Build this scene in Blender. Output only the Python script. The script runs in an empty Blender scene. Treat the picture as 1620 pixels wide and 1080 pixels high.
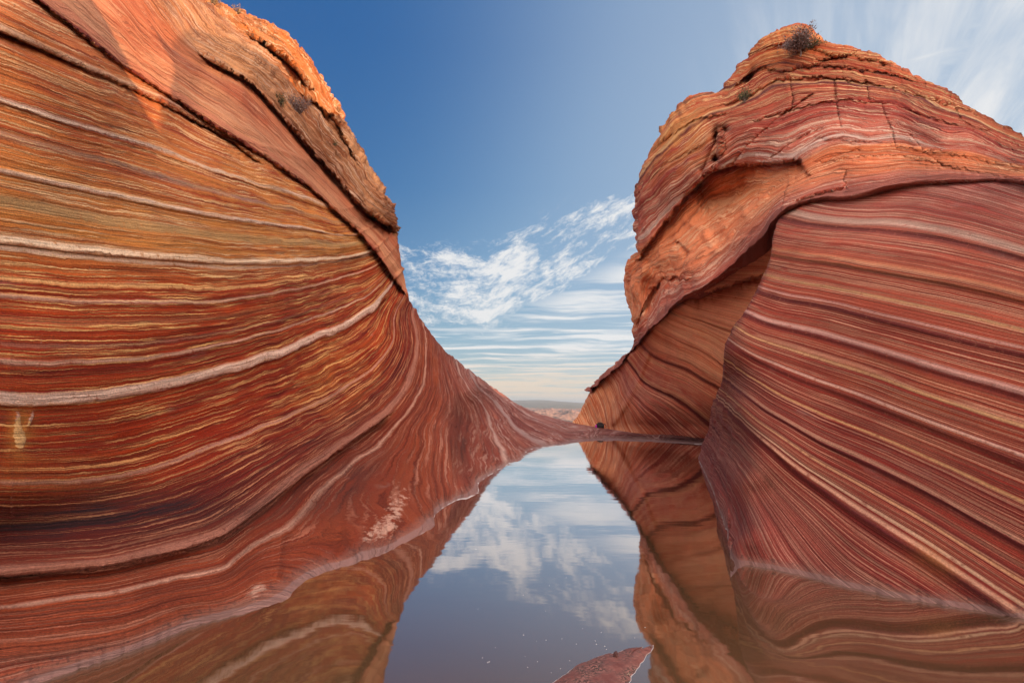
import bpy, math, random
import numpy as np
from mathutils import Vector, Matrix
random.seed(4); np.random.seed(4)
S = bpy.context.scene
COL = S.collection

# ------------------------------------------------------------------ camera
H = 1.5                       # eye height over the pond
PITCH = math.radians(7.45)
FPX = 17.0/36.0*1620
cam_d = bpy.data.cameras.new('camera'); cam = bpy.data.objects.new('camera', cam_d); COL.objects.link(cam)
cam_d.lens = 17; cam_d.sensor_width = 36; cam_d.clip_start = 0.05; cam_d.clip_end = 30000
cam.location = (0, 0, H); cam.rotation_euler = (math.pi/2+PITCH, 0, 0)
S.camera = cam

# ------------------------------------------------------------------ sky, sun, exposure
SUN_EL = math.radians(13.0); SUN_AZ = math.radians(75.0)      # azimuth clockwise from +Y
sun_dir = Vector((math.sin(SUN_AZ)*math.cos(SUN_EL), math.cos(SUN_AZ)*math.cos(SUN_EL), math.sin(SUN_EL)))
sd = bpy.data.lights.new('sun', 'SUN'); sd.energy = 4.2; sd.angle = math.radians(0.5); sd.color = (1.0, 0.62, 0.36)
so = bpy.data.objects.new('sun', sd); COL.objects.link(so); so.rotation_euler = sun_dir.to_track_quat('Z', 'Y').to_euler()
S.view_settings.view_transform = 'Standard'; S.view_settings.look = 'None'
S.view_settings.exposure = 0.0; S.view_settings.gamma = 1.0
S.view_settings.use_curve_mapping = False

class NT:
    """small helper for node trees"""
    def __init__(s, tree): s.t = tree; s.n = tree.nodes; s.l = tree.links
    def node(s, typ, **kw):
        n = s.n.new(typ)
        for k, v in kw.items(): setattr(n, k, v)
        return n
    def put(s, sock, v):
        if isinstance(v, bpy.types.NodeSocket): s.l.new(v, sock)
        elif v is not None:
            try: sock.default_value = v
            except Exception: sock.default_value = (v[0], v[1], v[2], 1.0)
    def m(s, op, a, b=None, c=None, clamp=False):
        n = s.node('ShaderNodeMath', operation=op, use_clamp=clamp)
        s.put(n.inputs[0], a); s.put(n.inputs[1], b)
        if c is not None: s.put(n.inputs[2], c)
        return n.outputs[0]
    def vm(s, op, a, b=None):
        n = s.node('ShaderNodeVectorMath', operation=op)
        s.put(n.inputs[0], a)
        if b is not None:
            if op == 'SCALE': s.put(n.inputs['Scale'], b)
            else: s.put(n.inputs[1], b)
        return n.outputs[1] if op in ('DOT_PRODUCT', 'LENGTH') else n.outputs[0]
    def mix(s, f, a, b, blend='MIX'):
        n = s.node('ShaderNodeMix', data_type='RGBA', blend_type=blend)
        s.put(n.inputs[0], f); s.put(n.inputs[6], a); s.put(n.inputs[7], b)
        return n.outputs[2]
    def ss(s, v, a, b, lo=0.0, hi=1.0):
        n = s.node('ShaderNodeMapRange', interpolation_type='SMOOTHSTEP')
        s.put(n.inputs[0], v); s.put(n.inputs[1], a); s.put(n.inputs[2], b); s.put(n.inputs[3], lo); s.put(n.inputs[4], hi)
        return n.outputs[0]
    def lin(s, v, a, b, lo=0.0, hi=1.0):
        n = s.node('ShaderNodeMapRange'); n.clamp = True
        s.put(n.inputs[0], v); s.put(n.inputs[1], a); s.put(n.inputs[2], b); s.put(n.inputs[3], lo); s.put(n.inputs[4], hi)
        return n.outputs[0]
    def noise(s, vec, scale=1.0, detail=2.0, rough=0.5, w=None, dist=0.0, color=False):
        n = s.node('ShaderNodeTexNoise', noise_dimensions='4D' if w is not None else '3D')
        s.put(n.inputs['Vector'], vec)
        if w is not None: s.put(n.inputs['W'], w)
        s.put(n.inputs['Scale'], scale); s.put(n.inputs['Detail'], detail); s.put(n.inputs['Roughness'], rough); s.put(n.inputs['Distortion'], dist)
        return n.outputs['Color'] if color else n.outputs[0]
    def ramp(s, fac, stops, interp='LINEAR'):
        n = s.node('ShaderNodeValToRGB'); cr = n.color_ramp; cr.interpolation = interp
        while len(cr.elements) < len(stops): cr.elements.new(0.5)
        for e, (p, c) in zip(cr.elements, sorted(stops, key=lambda q: q[0])):
            e.position = p; e.color = (c[0], c[1], c[2], c[3] if len(c) > 3 else 1.0)
        s.put(n.inputs[0], fac)
        return n
    def xyz(s, x, y, z):
        n = s.node('ShaderNodeCombineXYZ'); s.put(n.inputs[0], x); s.put(n.inputs[1], y); s.put(n.inputs[2], z); return n.outputs[0]
    def sep(s, v):
        n = s.node('ShaderNodeSeparateXYZ'); s.put(n.inputs[0], v); return n.outputs

def lin(r, g, b):      # sRGB 0-255 -> linear
    f = lambda c: (c/255/12.92) if c/255 <= 0.04045 else ((c/255+0.055)/1.055)**2.4
    return (f(r), f(g), f(b), 1.0)

def build_world():
    w = bpy.data.worlds.new('World'); S.world = w; w.use_nodes = True
    T = NT(w.node_tree); T.n.clear()
    sky = T.node('ShaderNodeTexSky', sky_type='NISHITA'); sky.sun_disc = False
    sky.sun_elevation = SUN_EL; sky.sun_rotation = SUN_AZ; sky.altitude = 1500
    sky.air_density = 1.0; sky.dust_density = 1.0; sky.ozone_density = 2.0
    g = T.node('ShaderNodeTexCoord').outputs['Generated']
    d = T.vm('NORMALIZE', g)
    x, y, z = T.sep(d)
    base = T.vm('SCALE', sky.outputs[0], 0.10)
    # clear air: deep blue towards the upper left, pale to the horizon and towards the sun
    zc = T.m('MAXIMUM', z, 0.0)
    grad = T.ramp(zc, [(0.0, lin(206, 205, 190)), (0.05, lin(186, 204, 202)), (0.13, lin(150, 186, 206)), (0.25, lin(118, 164, 202)), (0.42, lin(86, 140, 190)), (0.62, lin(64, 120, 178)), (1.0, lin(55, 108, 168))]).outputs[0]
    side = T.vm('DOT_PRODUCT', d, (0.86, 0.36, 0.2))
    sunward = T.ss(side, 0.12, 0.95)
    clear = T.mix(T.m('MULTIPLY', sunward, 0.75), grad, lin(196, 212, 228))
    leftd = T.ss(T.vm('DOT_PRODUCT', d, (-0.62, 0.5, 0.6)), 0.62, 1.0)
    clear = T.mix(T.m('MULTIPLY', leftd, 0.55), clear, lin(22, 80, 148))
    clear = T.mix(0.06, clear, base)
    # high thin cloud on a plane overhead, seen in perspective
    inv = T.m('DIVIDE', 1.0, T.m('ADD', zc, 0.035))
    u = T.m('MULTIPLY', x, inv); v = T.m('MULTIPLY', y, inv)
    pl = T.xyz(u, v, 0.0)
    wrp = T.vm('SCALE', T.vm('SUBTRACT', T.noise(pl, 0.8, 3, color=True), (0.5, 0.5, 0.5)), 0.9)
    plw = T.vm('ADD', pl, wrp)
    big = T.noise(T.vm('MULTIPLY', plw, (0.35, 0.62, 1)), 1.0, 2.0, 0.5)
    puff = None
    # the broken bank low in the gap, and bars nearer the horizon
    azm = T.m('DIVIDE', x, T.m('MAXIMUM', y, 0.05))
    el = T.m('DIVIDE', zc, T.m('SQRT', T.m('SUBTRACT', 1.0001, T.m('MULTIPLY', zc, zc))))
    tilt = T.m('SUBTRACT', el, T.m('MULTIPLY', T.m('MAXIMUM', T.m('ADD', azm, 0.05), 0.0), 0.45))
    bank = T.m('MULTIPLY', T.ss(tilt, 0.11, 0.22), T.ss(tilt, 0.385, 0.27))
    bank = T.m('MULTIPLY', bank, T.ss(azm, 0.42, 0.2))
    bank = T.m('MULTIPLY', bank, T.ss(azm, -0.9, -0.3))
    pc = T.xyz(T.m('MULTIPLY', azm, 17.0), T.m('MULTIPLY', tilt, 34.0), 4.2)
    pc = T.vm('ADD', pc, T.vm('SCALE', T.noise(pc, 1.3, 3, color=True), 0.7))
    puff = T.noise(pc, 1.0, 9.0, 0.74)
    mid = T.noise(pc, 0.33, 3.0, 0.5)
    cmx = T.m('ADD', T.m('MULTIPLY', puff, 0.6), T.m('MULTIPLY', mid, 0.4))
    c1 = T.m('MULTIPLY', T.ss(T.m('ADD', cmx, T.m('MULTIPLY', bank, 0.13)), 0.565, 0.71), T.ss(bank, 0.0, 0.4))
    str1 = T.noise(T.vm('MULTIPLY', plw, (0.5, 2.4, 1)), 1.0, 7.0, 0.6)
    lowm = T.m('MULTIPLY', T.ss(tilt, 0.20, 0.12), T.ss(el, 0.0, 0.05))
    c2 = T.m('MULTIPLY', T.ss(str1, 0.44, 0.62), lowm)
    hm = T.m('MULTIPLY', T.ss(el, 0.075, 0.045), T.ss(el, 0.0, 0.02))
    stc = T.noise(T.xyz(T.m('MULTIPLY', azm, 6.0), T.m('MULTIPLY', el, 75.0), 1.7), 1.0, 4.0, 0.55)
    c3 = T.m('MULTIPLY', T.ss(stc, 0.34, 0.56), hm)
    # fibrous veil upper right
    rot = T.xyz(T.m('ADD', T.m('MULTIPLY', u, 0.85), T.m('MULTIPLY', v, -0.52)), T.m('ADD', T.m('MULTIPLY', u, 0.52), T.m('MULTIPLY', v, 0.85)), 3.0)
    fib = T.noise(T.vm('MULTIPLY', rot, (7.0, 0.9, 1)), 1.0, 7.0, 0.62, dist=0.4)
    vm_ = T.ss(T.vm('DOT_PRODUCT', d, (0.78, 0.50, 0.38)), 0.80, 0.99)
    c4 = T.m('MULTIPLY', T.ss(T.m('ADD', fib, T.m('MULTIPLY', vm_, 0.22)), 0.46, 1.0), vm_)
    cm = T.m('MAXIMUM', T.m('MAXIMUM', c1, c2), T.m('MAXIMUM', c3, c4), clamp=True)
    warm = T.ss(el, 0.13, 0.03)
    ccol = T.mix(warm, lin(240, 240, 240), lin(240, 220, 196))
    front = T.mix(T.m('MULTIPLY', cm, 0.94), clear, ccol)
    # unseen bright sky added behind the viewer and overhead, to fill the rock faces
    bk = T.m('MULTIPLY', T.ss(y, 0.12, -0.45), T.ss(z, 0.0, 0.15))
    bkn = T.noise(plw, 0.7, 4.0, 0.55)
    fill_sky = T.mix(T.ss(bkn, 0.3, 0.7), (2.0, 1.75, 1.6, 1), (4.2, 3.5, 3.1, 1))
    allc = T.mix(bk, front, fill_sky)
    bg = T.node('ShaderNodeBackground'); T.put(bg.inputs[0], allc); bg.inputs[1].default_value = 1.0
    out = T.node('ShaderNodeOutputWorld'); T.l.new(bg.outputs[0], out.inputs[0])
build_world()

# ------------------------------------------------------------------ maths
CP, SP = math.cos(PITCH), math.sin(PITCH)
def raydir(px, py):
    q = 540.0-py
    f = FPX*CP-q*SP
    return (px-810.0)/f, (q*CP+FPX*SP)/f          # X/Y and (Z-H)/Y
def world(px, py, Y):
    a, b = raydir(px, py)
    return np.stack([a*Y, Y+0*a, H+b*Y], -1)
def water_Y(px, py, z=0.0):
    a, b = raydir(px, py)
    return (z-H)/b
def at(px, py, Y):
    p = world(np.float64(px), np.float64(py), Y); return Vector(p.tolist())

class TPS:
    def __init__(s, P, V, lam=1e-4):
        P = np.asarray(P, float)/400.0; V = np.asarray(V, float); n = len(P)
        K = s.k(P, P)+lam*np.eye(n)
        A = np.zeros((n+3, n+3)); A[:n, :n] = K
        A[:n, n] = 1; A[:n, n+1:] = P; A[n, :n] = 1; A[n+1:, :n] = P.T
        b = np.zeros(n+3); b[:n] = V
        s.c = np.linalg.solve(A, b); s.P = P; s.n = n
    def k(s, A, B):
        r2 = (A[:, None, 0]-B[None, :, 0])**2+(A[:, None, 1]-B[None, :, 1])**2
        return 0.5*r2*np.log(r2+1e-12)
    def __call__(s, px, py):
        sh = px.shape; Q = np.stack([px.ravel(), py.ravel()], -1)/400.0
        out = np.empty(len(Q))
        for i in range(0, len(Q), 20000):
            q = Q[i:i+20000]
            out[i:i+20000] = s.k(q, s.P)@s.c[:s.n]+s.c[s.n]+q@s.c[s.n+1:]
        return out.reshape(sh)

def _hash(i, j, k, seed):
    h = (i*374761393+j*668265263+k*2147483647+seed*1274126177) & 0xFFFFFFFF
    h = ((h ^ (h >> 13))*1274126177) & 0xFFFFFFFF
    return (h ^ (h >> 16)) & 0xFFFF
_G = np.random.RandomState(7).normal(size=(65536, 3)); _G /= np.linalg.norm(_G, axis=1)[:, None]
def pn(x, y, z, seed=0):
    x, y, z = np.broadcast_arrays(x, y, z)
    xi, yi, zi = np.floor(x).astype(np.int64), np.floor(y).astype(np.int64), np.floor(z).astype(np.int64)
    xf, yf, zf = x-xi, y-yi, z-zi
    f = lambda t: t*t*t*(t*(t*6-15)+10)
    u, v, w = f(xf), f(yf), f(zf)
    r = 0
    for a in (0, 1):
        for b in (0, 1):
            for c in (0, 1):
                g = _G[_hash(xi+a, yi+b, zi+c, seed)]
                d = g[..., 0]*(xf-a)+g[..., 1]*(yf-b)+g[..., 2]*(zf-c)
                r = r+d*(u if a else 1-u)*(v if b else 1-v)*(w if c else 1-w)
    return r*1.5
def fbm(x, y, z, o=4, seed=0, gain=0.5):
    r = 0; a = 1.0
    for k in range(o):
        r = r+a*pn(x*2**k, y*2**k, z*2**k, seed+k); a *= gain
    return r
def sstep(x, a, b):
    t = np.clip((x-a)/(b-a), 0, 1); return t*t*(3-2*t)

def hermite(P, t):
    """P (n,k) samples at chord param; t in 0..1 -> points, gentle cubic"""
    P = np.asarray(P, float)
    seg = np.maximum(np.linalg.norm(np.diff(P[:, :2], axis=0), axis=1), np.linalg.norm(np.diff(P[:, 2:4], axis=0), axis=1)) if P.shape[1] >= 4 else np.linalg.norm(np.diff(P[:, :2], axis=0), axis=1)
    c = np.concatenate([[0], np.cumsum(seg+1e-6)]); c /= c[-1]
    m = np.zeros_like(P)
    d = np.diff(P, axis=0)/np.diff(c)[:, None]
    m[1:-1] = (d[1:]+d[:-1])/2; m[0] = d[0]; m[-1] = d[-1]
    same = np.sign(d[1:]) == np.sign(d[:-1])
    m[1:-1] = np.where(same, np.sign(d[1:])*np.minimum(np.abs(m[1:-1]), 2.0*np.minimum(np.abs(d[1:]), np.abs(d[:-1]))), 0.0)
    i = np.clip(np.searchsorted(c, t, side='right')-1, 0, len(P)-2)
    h = (c[i+1]-c[i])[:, None]; u = ((t-c[i])[:, None])/h
    return (2*u**3-3*u**2+1)*P[i]+(u**3-2*u**2+u)*h*m[i]+(-2*u**3+3*u**2)*P[i+1]+(u**3-u**2)*h*m[i+1]

def sdist(px, py, poly):
    """signed pixel distance: positive on the image-lower side of a left-to-right line; also distance past the ends"""
    best = np.full(px.shape, 1e9); sg = np.ones(px.shape); end = np.zeros(px.shape)
    n = len(poly)-1
    for k in range(n):
        x0, y0 = poly[k]; x1, y1 = poly[k+1]
        dx, dy = x1-x0, y1-y0; L2 = dx*dx+dy*dy
        t = ((px-x0)*dx+(py-y0)*dy)/L2; tc = np.clip(t, 0, 1)
        d = np.hypot(px-x0-tc*dx, py-y0-tc*dy)
        cr = dx*(py-y0)-dy*(px-x0)
        e = np.zeros(px.shape)
        if k == 0: e = np.where(t < 0, -t*math.sqrt(L2), e)
        if k == n-1: e = np.where(t > 1, (t-1)*math.sqrt(L2), e)
        m = d < best
        best = np.where(m, d, best); sg = np.where(m, np.sign(cr), sg); end = np.where(m, e, end)
    return best*np.where(sg == 0, 1, sg), end
def lip(px, py, poly, amp, w, edge=2.0, taper=25.0, wob=0.0):
    """recess below a line, decaying over w pixels"""
    if wob: py = py+wob*pn(px/9, py/30, 0*px, 77)+0.5*wob*pn(px/3.5, py/9, 0*px, 78)
    d, e = sdist(px, py, poly)
    return amp*sstep(d, -edge, edge)*np.exp(-np.maximum(d, 0)/w)*np.exp(-(e/taper)**2)
def ridge(px, py, poly, amp, w, taper=25.0):
    d, e = sdist(px, py, poly)
    return amp*np.exp(-(d/w)**2)*np.exp(-(e/taper)**2)
def blob(px, py, cx, cy, rx, ry, rot=0):
    c, s = math.cos(rot), math.sin(rot)
    a = ((px-cx)*c+(py-cy)*s)/rx; b = (-(px-cx)*s+(py-cy)*c)/ry
    return np.exp(-(a*a+b*b))

def line_pts(lines):
    P, V = [], []
    for s, pts in lines:
        for p in pts: P.append(p); V.append(s)
    return P, V

# ------------------------------------------------------------------ object helpers
def prop(o, **k):
    for a, b in k.items():
        if b is not None: o[a] = b
    return o
def empty(name, loc=(0, 0, 0), **k):
    o = bpy.data.objects.new(name, None); COL.objects.link(o); o.location = loc; return prop(o, **k)
def mesh_obj(name, V, F, mat, parent=None, attrs=None, smooth=True, keep=False, **k):
    me = bpy.data.meshes.new(name); V = np.asarray(V, float)
    if isinstance(F, np.ndarray):
        me.vertices.add(len(V)); me.vertices.foreach_set('co', V.astype(np.float32).ravel())
        nf, m = F.shape
        me.loops.add(nf*m); me.loops.foreach_set('vertex_index', F.astype(np.int32).ravel())
        me.polygons.add(nf); me.polygons.foreach_set('loop_start', (np.arange(nf)*m).astype(np.int32))
        me.polygons.foreach_set('loop_total', np.full(nf, m, np.int32))
        me.update(calc_edges=True)
    else:
        me.from_pydata([tuple(v) for v in V], [], F); me.update()
    me.polygons.foreach_set('use_smooth', [smooth]*len(me.polygons))
    if attrs:
        for n, a in attrs.items():
            at_ = me.attributes.new(n, 'FLOAT', 'POINT'); at_.data.foreach_set('value', np.asarray(a, np.float32).ravel())
    me.materials.append(mat); me.validate()
    o = bpy.data.objects.new(name, me); COL.objects.link(o)
    if parent: o.parent = parent; o.matrix_parent_inverse = Matrix.Translation(-parent.location)
    return prop(o, **k)

def normals(P):
    du = np.zeros_like(P); dv = np.zeros_like(P)
    du[:, 1:-1] = P[:, 2:]-P[:, :-2]; du[:, 0] = P[:, 1]-P[:, 0]; du[:, -1] = P[:, -1]-P[:, -2]
    dv[1:-1] = P[2:]-P[:-2]; dv[0] = P[1]-P[0]; dv[-1] = P[-1]-P[-2]
    n = np.cross(du, dv); n /= (np.linalg.norm(n, axis=-1, keepdims=True)+1e-12)
    flip = (n*(P-np.array([0, 0, H]))).sum(-1) > 0
    n[flip] *= -1
    return n

def relief(pairs, nu, nv, depth, rough=0.0, waterline=False, roll=None, disp=None, top_skirt=None, bot_skirt=None, lat=None):
    """a rock surface ruled between its foot and its crest; returns world points, photo coords and validity rows"""
    c = hermite(np.array(pairs, float), np.linspace(0, 1, nu))           # (nu,4)
    v = np.linspace(0, 1, nv)[:, None]
    px = c[None, :, 0]*(1-v)+c[None, :, 2]*v
    py = c[None, :, 1]*(1-v)+c[None, :, 3]*v
    if rough:      # uneven foot and crest
        j = fbm(c[:, 2]/14.0, c[:, 3]/14.0, 0*c[:, 2], 4, 31, 0.5)*rough*np.where((c[:, 2] > 780) & (c[:, 2] < 1150) & (c[:, 3] > 600), .25, 1)
        jx = fbm(c[:, 2]/11.0, c[:, 3]/11.0, 5+0*c[:, 2], 4, 35, 0.5)*rough*np.where((c[:, 2] > 780) & (c[:, 2] < 1150) & (c[:, 3] > 600), .25, 1)
        k = np.clip((v-0.965)/0.035, 0, 1)**2
        py = py+j[None]*k; px = px+jx[None]*k
    if waterline:
        j = fbm(c[:, 0]/17.0, c[:, 1]/17.0, 0*c[:, 0], 2, 41, 0.5)*2.4*(1-.6*sstep(c[:, 0], 850, 950)*(c[:, 0] < 1150))
        k = np.clip(1-v/0.14, 0, 1)**2
        py = py+j[None]*k
    Y = depth(px, py)
    if waterline:
        Y0 = water_Y(px[0], py[0]); r = (1/Y0-1/Y[0])[None]
        dp = np.hypot(px-px[0], py-py[0])
        Y = 1/(1/Y+r*np.exp(-dp/45.0))
    if roll:
        dpx = np.hypot(px-px[-1], py-py[-1]); w, a = roll
        t = np.clip(1-dpx/w, 0, 1)
        Y = Y*(1+a*(1-np.sqrt(np.maximum(1-t*t, 0))))
    P = world(px, py, Y)
    if disp is not None:
        N = normals(P); D = disp(px, py, P, Y)
        if waterline: D = D*(0.25+0.75*sstep(np.hypot(px-px[0], py-py[0]), 0, 25))
        P = P+N*D[..., None]
    PX, PY = px, py
    def add(row, offs, front):
        nonlocal P, PX, PY
        away = row*np.array([1, 1, 0]); away = away/np.linalg.norm(away, axis=-1, keepdims=True)
        if lat is not None and not front: away = away+np.stack([lat(PX[-1]), 0*PX[-1], 0*PX[-1]], -1)
        away /= np.linalg.norm(away, axis=-1, keepdims=True)
        rows = np.stack([row+away*b+np.array([0, 0, -dz]) for b, dz in offs], 0)
        n = len(offs)
        if front:
            rows = rows[::-1]
            P = np.concatenate([rows, P], 0); PX = np.concatenate([np.repeat(PX[:1], n, 0), PX], 0); PY = np.concatenate([np.repeat(PY[:1], n, 0), PY], 0)
        else:
            P = np.concatenate([P, rows], 0); PX = np.concatenate([PX, np.repeat(PX[-1:], n, 0)], 0); PY = np.concatenate([PY, np.repeat(PY[-1:], n, 0)], 0)
    if top_skirt: add(P[-1], top_skirt, False)
    if bot_skirt: add(P[0], bot_skirt, True)
    return P, PX, PY

def grid_faces(nr, nc):
    i = np.arange(nr*nc).reshape(nr, nc)
    return np.stack([i[:-1, :-1], i[:-1, 1:], i[1:, 1:], i[1:, :-1]], -1)

def emit(name, P, attrs, mat, parent, mask=None, **k):
    F = grid_faces(P.shape[0], P.shape[1])
    if mask is not None: F = F[mask[:-1, :-1]]
    F = F.reshape(-1, 4)
    used = np.unique(F); remap = np.zeros(P.shape[0]*P.shape[1], np.int64); remap[used] = np.arange(len(used))
    A = {n: a.ravel()[used] for n, a in attrs.items()}
    return mesh_obj(name, P.reshape(-1, 3)[used], remap[F], mat, parent, A, **k)

# ------------------------------------------------------------------ rock material
def rock_material(name, smin, smax, dark, light, line, feats, k_broad=0.045, k_fine=0.20, k_line=0.34, line_thr=0.60,
                  along=0.22, bump=0.5, swirl=0.0, wm=9.0, wh=4.5, tone=(.91, .66, .64), thin=0.016, thin_amt=0.75, line_amt=0.85, stain=(0.62, 0.36, 0.2), rough=0.85, wet=True):
    m = bpy.data.materials.new(name); m.use_nodes = True
    T = NT(m.node_tree); T.n.clear()
    P = T.node('ShaderNodeNewGeometry').outputs['Position']
    at_ = T.node('ShaderNodeAttribute', attribute_name='strata'); s0 = at_.outputs['Fac']
    pal = T.node('ShaderNodeAttribute', attribute_name='pale').outputs['Fac']
    yel = T.node('ShaderNodeAttribute', attribute_name='ochre').outputs['Fac']
    vn = T.node('ShaderNodeAttribute', attribute_name='varnish_shade').outputs['Fac']
    n_mid = T.noise(P, 1.6, 4.0, 0.6)
    n_hi = T.noise(P, 14.0, 4.0, 0.62)
    n_gr = T.noise(P, 70.0, 3.0, 0.7)
    s = T.m('ADD', s0, T.m('MULTIPLY', T.m('SUBTRACT', n_hi, 0.5), wh))
    s = T.m('ADD', s, T.m('MULTIPLY', T.m('SUBTRACT', n_mid, 0.5), wm+swirl))
    sw = T.m('ADD', s, T.m('MULTIPLY', T.m('SUBTRACT', T.noise(P, 0.9, 3.0, 0.5), 0.5), swirl*4.0)) if swirl else s
    Pa = T.vm('SCALE', P, along)
    broad = T.noise(Pa, 1.0, 3.0, 0.6, w=T.m('MULTIPLY', sw, k_broad))
    fine = T.noise(T.vm('SCALE', P, along*1.7), 1.0, 3.0, 0.7, w=T.m('MULTIPLY', sw, k_fine))
    ln = T.noise(T.vm('SCALE', P, along*2.2), 1.0, 1.5, 0.5, w=T.m('ADD', T.m('MULTIPLY', sw, k_line), 31.0))
    fac = T.lin(s0, smin, smax)
    cd = T.ramp(fac, [((a-smin)/(smax-smin), c) for a, c in dark]).outputs[0]
    cl = T.ramp(fac, [((a-smin)/(smax-smin), c) for a, c in light]).outputs[0]
    ci = T.ramp(fac, [((a-smin)/(smax-smin), c) for a, c in line]).outputs[0]
    cd = T.vm('MULTIPLY', cd, tone); cl = T.vm('MULTIPLY', cl, tone)
    f1 = T.ss(T.m('ADD', T.m('MULTIPLY', broad, 0.55), T.m('MULTIPLY', fine, 0.45)), 0.40, 0.60)
    col = T.mix(f1, cd, cl)
    lm = T.m('MULTIPLY', T.ss(ln, line_thr, line_thr+0.06), T.ss(T.noise(T.vm('SCALE', P, 0.8), 1.0, 3.0, 0.6, w=T.m('MULTIPLY', sw, 0.05)), 0.36, 0.56))
    col = T.mix(T.m('MULTIPLY', lm, line_amt), col, ci)
    # hair-thin pale partings that follow the bedding
    tn = T.noise(T.vm('SCALE', P, along*1.3), 1.0, 2.0, 0.55, w=T.m('ADD', T.m('MULTIPLY', sw, k_line*0.55), 7.0))
    tl = T.m('MULTIPLY', T.ss(T.m('ABSOLUTE', T.m('SUBTRACT', tn, 0.5)), thin*1.8, thin*0.5), T.ss(T.noise(T.vm('SCALE', P, 1.1), 1.0, 3.0, 0.6, w=T.m('MULTIPLY', sw, 0.09)), 0.34, 0.5))
    col = T.mix(T.m('MULTIPLY', tl, thin_amt), col, ci)
    lm = T.m('MAXIMUM', lm, T.m('MULTIPLY', tl, 0.8))
    dk = T.ss(ln, 0.42, 0.35)
    col = T.mix(T.m('MULTIPLY', dk, 0.55), col, T.vm('MULTIPLY', col, (0.50, 0.42, 0.42)))
    # named beds that run through the whole rock
    if feats:
        fr = []
        for fs, hw, c, e in feats:
            for q, al in ((fs-hw-e, 0), (fs-hw, 1), (fs+hw, 1), (fs+hw+e, 0)):
                fr.append(((q-smin)/(smax-smin), (c[0], c[1], c[2], al)))
        for i in range(0, len(fr), 28):
            chunk = fr[i:i+28]
            r = T.ramp(T.lin(s, smin, smax), [(max(0, chunk[0][0]-1e-3), (*chunk[0][1][:3], 0))]+chunk)
            amt = T.m('MULTIPLY', r.outputs[1], T.ss(n_hi, 0.22, 0.48))
            col = T.mix(amt, col, r.outputs[0])
    # iron-yellow patches
    ym = T.m('MULTIPLY', yel, T.ss(T.m('ADD', T.m('MULTIPLY', broad, 0.6), T.m('MULTIPLY', n_mid, 0.4)), 0.42, 0.56))
    col = T.mix(T.m('MULTIPLY', ym, 0.5), col, (0.60, 0.29, 0.085, 1))
    # lilac-grey lichen film in broken streaks
    gm = T.ss(T.noise(T.vm('SCALE', P, 1.2), 1.0, 5.0, 0.65, w=T.m('MULTIPLY', sw, 0.03)), 0.60, 0.74)
    col = T.mix(T.m('MULTIPLY', gm, 0.28), col, (0.34, 0.23, 0.20, 1))
    # dark desert varnish, plus shade painted into the undercut scoop
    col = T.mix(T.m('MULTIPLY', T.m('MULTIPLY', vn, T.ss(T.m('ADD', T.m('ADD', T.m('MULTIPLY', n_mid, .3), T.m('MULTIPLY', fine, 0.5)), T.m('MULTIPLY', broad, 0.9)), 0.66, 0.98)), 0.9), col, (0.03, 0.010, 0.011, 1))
    # pale crusts
    pm = T.ss(T.m('ADD', pal, T.m('MULTIPLY', T.m('SUBTRACT', T.noise(P, 9.0, 5.0, 0.68, w=T.m('MULTIPLY', s0, 0.03)), 0.5), 1.1)), 0.42, 0.62)
    col = T.mix(T.m('MULTIPLY', pm, 0.85), col, T.mix(T.ss(yel, .85, .95), (*stain, 1), (.72, .46, .22, 1)))
    col = T.mix(0.75, col, T.vm('SCALE', col, T.lin(n_gr, 0.2, 0.8, 0.45, 1.55)))
    col = T.mix(0.5, col, T.vm('SCALE', col, T.lin(n_mid, 0.25, 0.75, 0.75, 1.25)))
    hsv = T.node('ShaderNodeHueSaturation'); hsv.inputs['Saturation'].default_value = 1.06; T.put(hsv.inputs['Color'], col); col = hsv.outputs[0]
    ro = rough
    if wet:          # silt film and scum rim just over the water
        z = T.sep(P)[2]
        zz = T.m('ADD', z, T.m('MULTIPLY', T.m('SUBTRACT', T.noise(P, 6.0, 4.0, 0.6), 0.5), 0.05))
        yy = T.sep(P)[1]
        silt = T.ss(zz, 0.085, 0.02)
        col = T.mix(T.m('MULTIPLY', silt, 0.5), col, (0.27, 0.15, 0.12, 1))
        edge = T.ss(T.m('ADD', z, T.m('MULTIPLY', T.m('SUBTRACT', n_mid, 0.5), 0.02)), 0.034, 0.026)
        col = T.mix(T.m('MULTIPLY', edge, 0.45), col, (0.30, 0.20, 0.19, 1))
        crk = T.ss(T.noise(T.vm('MULTIPLY', P, (22, 22, 22)), 1.0, 4.0, 0.7), 0.54, 0.60)
        rim2 = T.m('MULTIPLY', T.m('MULTIPLY', T.ss(zz, 0.035, 0.045), T.ss(zz, 0.085, 0.06)), crk)
        col = T.mix(T.m('MULTIPLY', rim2, 0.5), col, (0.05, 0.03, 0.03, 1))
        scum = T.m('MULTIPLY', T.m('MULTIPLY', T.ss(T.noise(P, 3.0, 4.0, 0.6), 0.46, 0.56), T.m('MULTIPLY', T.ss(yy, 4.6, 6.5), T.ss(yy, 19.6, 18.6))), T.ss(z, T.m('MULTIPLY', yy, 0.0012), 0.001))
        col = T.mix(scum, col, (0.72, 0.68, 0.68, 1))
    b = T.node('ShaderNodeBsdfPrincipled'); T.put(b.inputs['Base Color'], col); T.put(b.inputs['Roughness'], ro)
    b.inputs['Specular IOR Level'].default_value = 0.25
    hgt = T.m('ADD', T.m('MULTIPLY', fine, 1.0), T.m('MULTIPLY', lm, 0.35))
    hgt = T.m('ADD', hgt, T.m('MULTIPLY', n_hi, 0.35))
    hgt = T.m('SUBTRACT', hgt, T.m('MULTIPLY', dk, 0.4))
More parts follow.
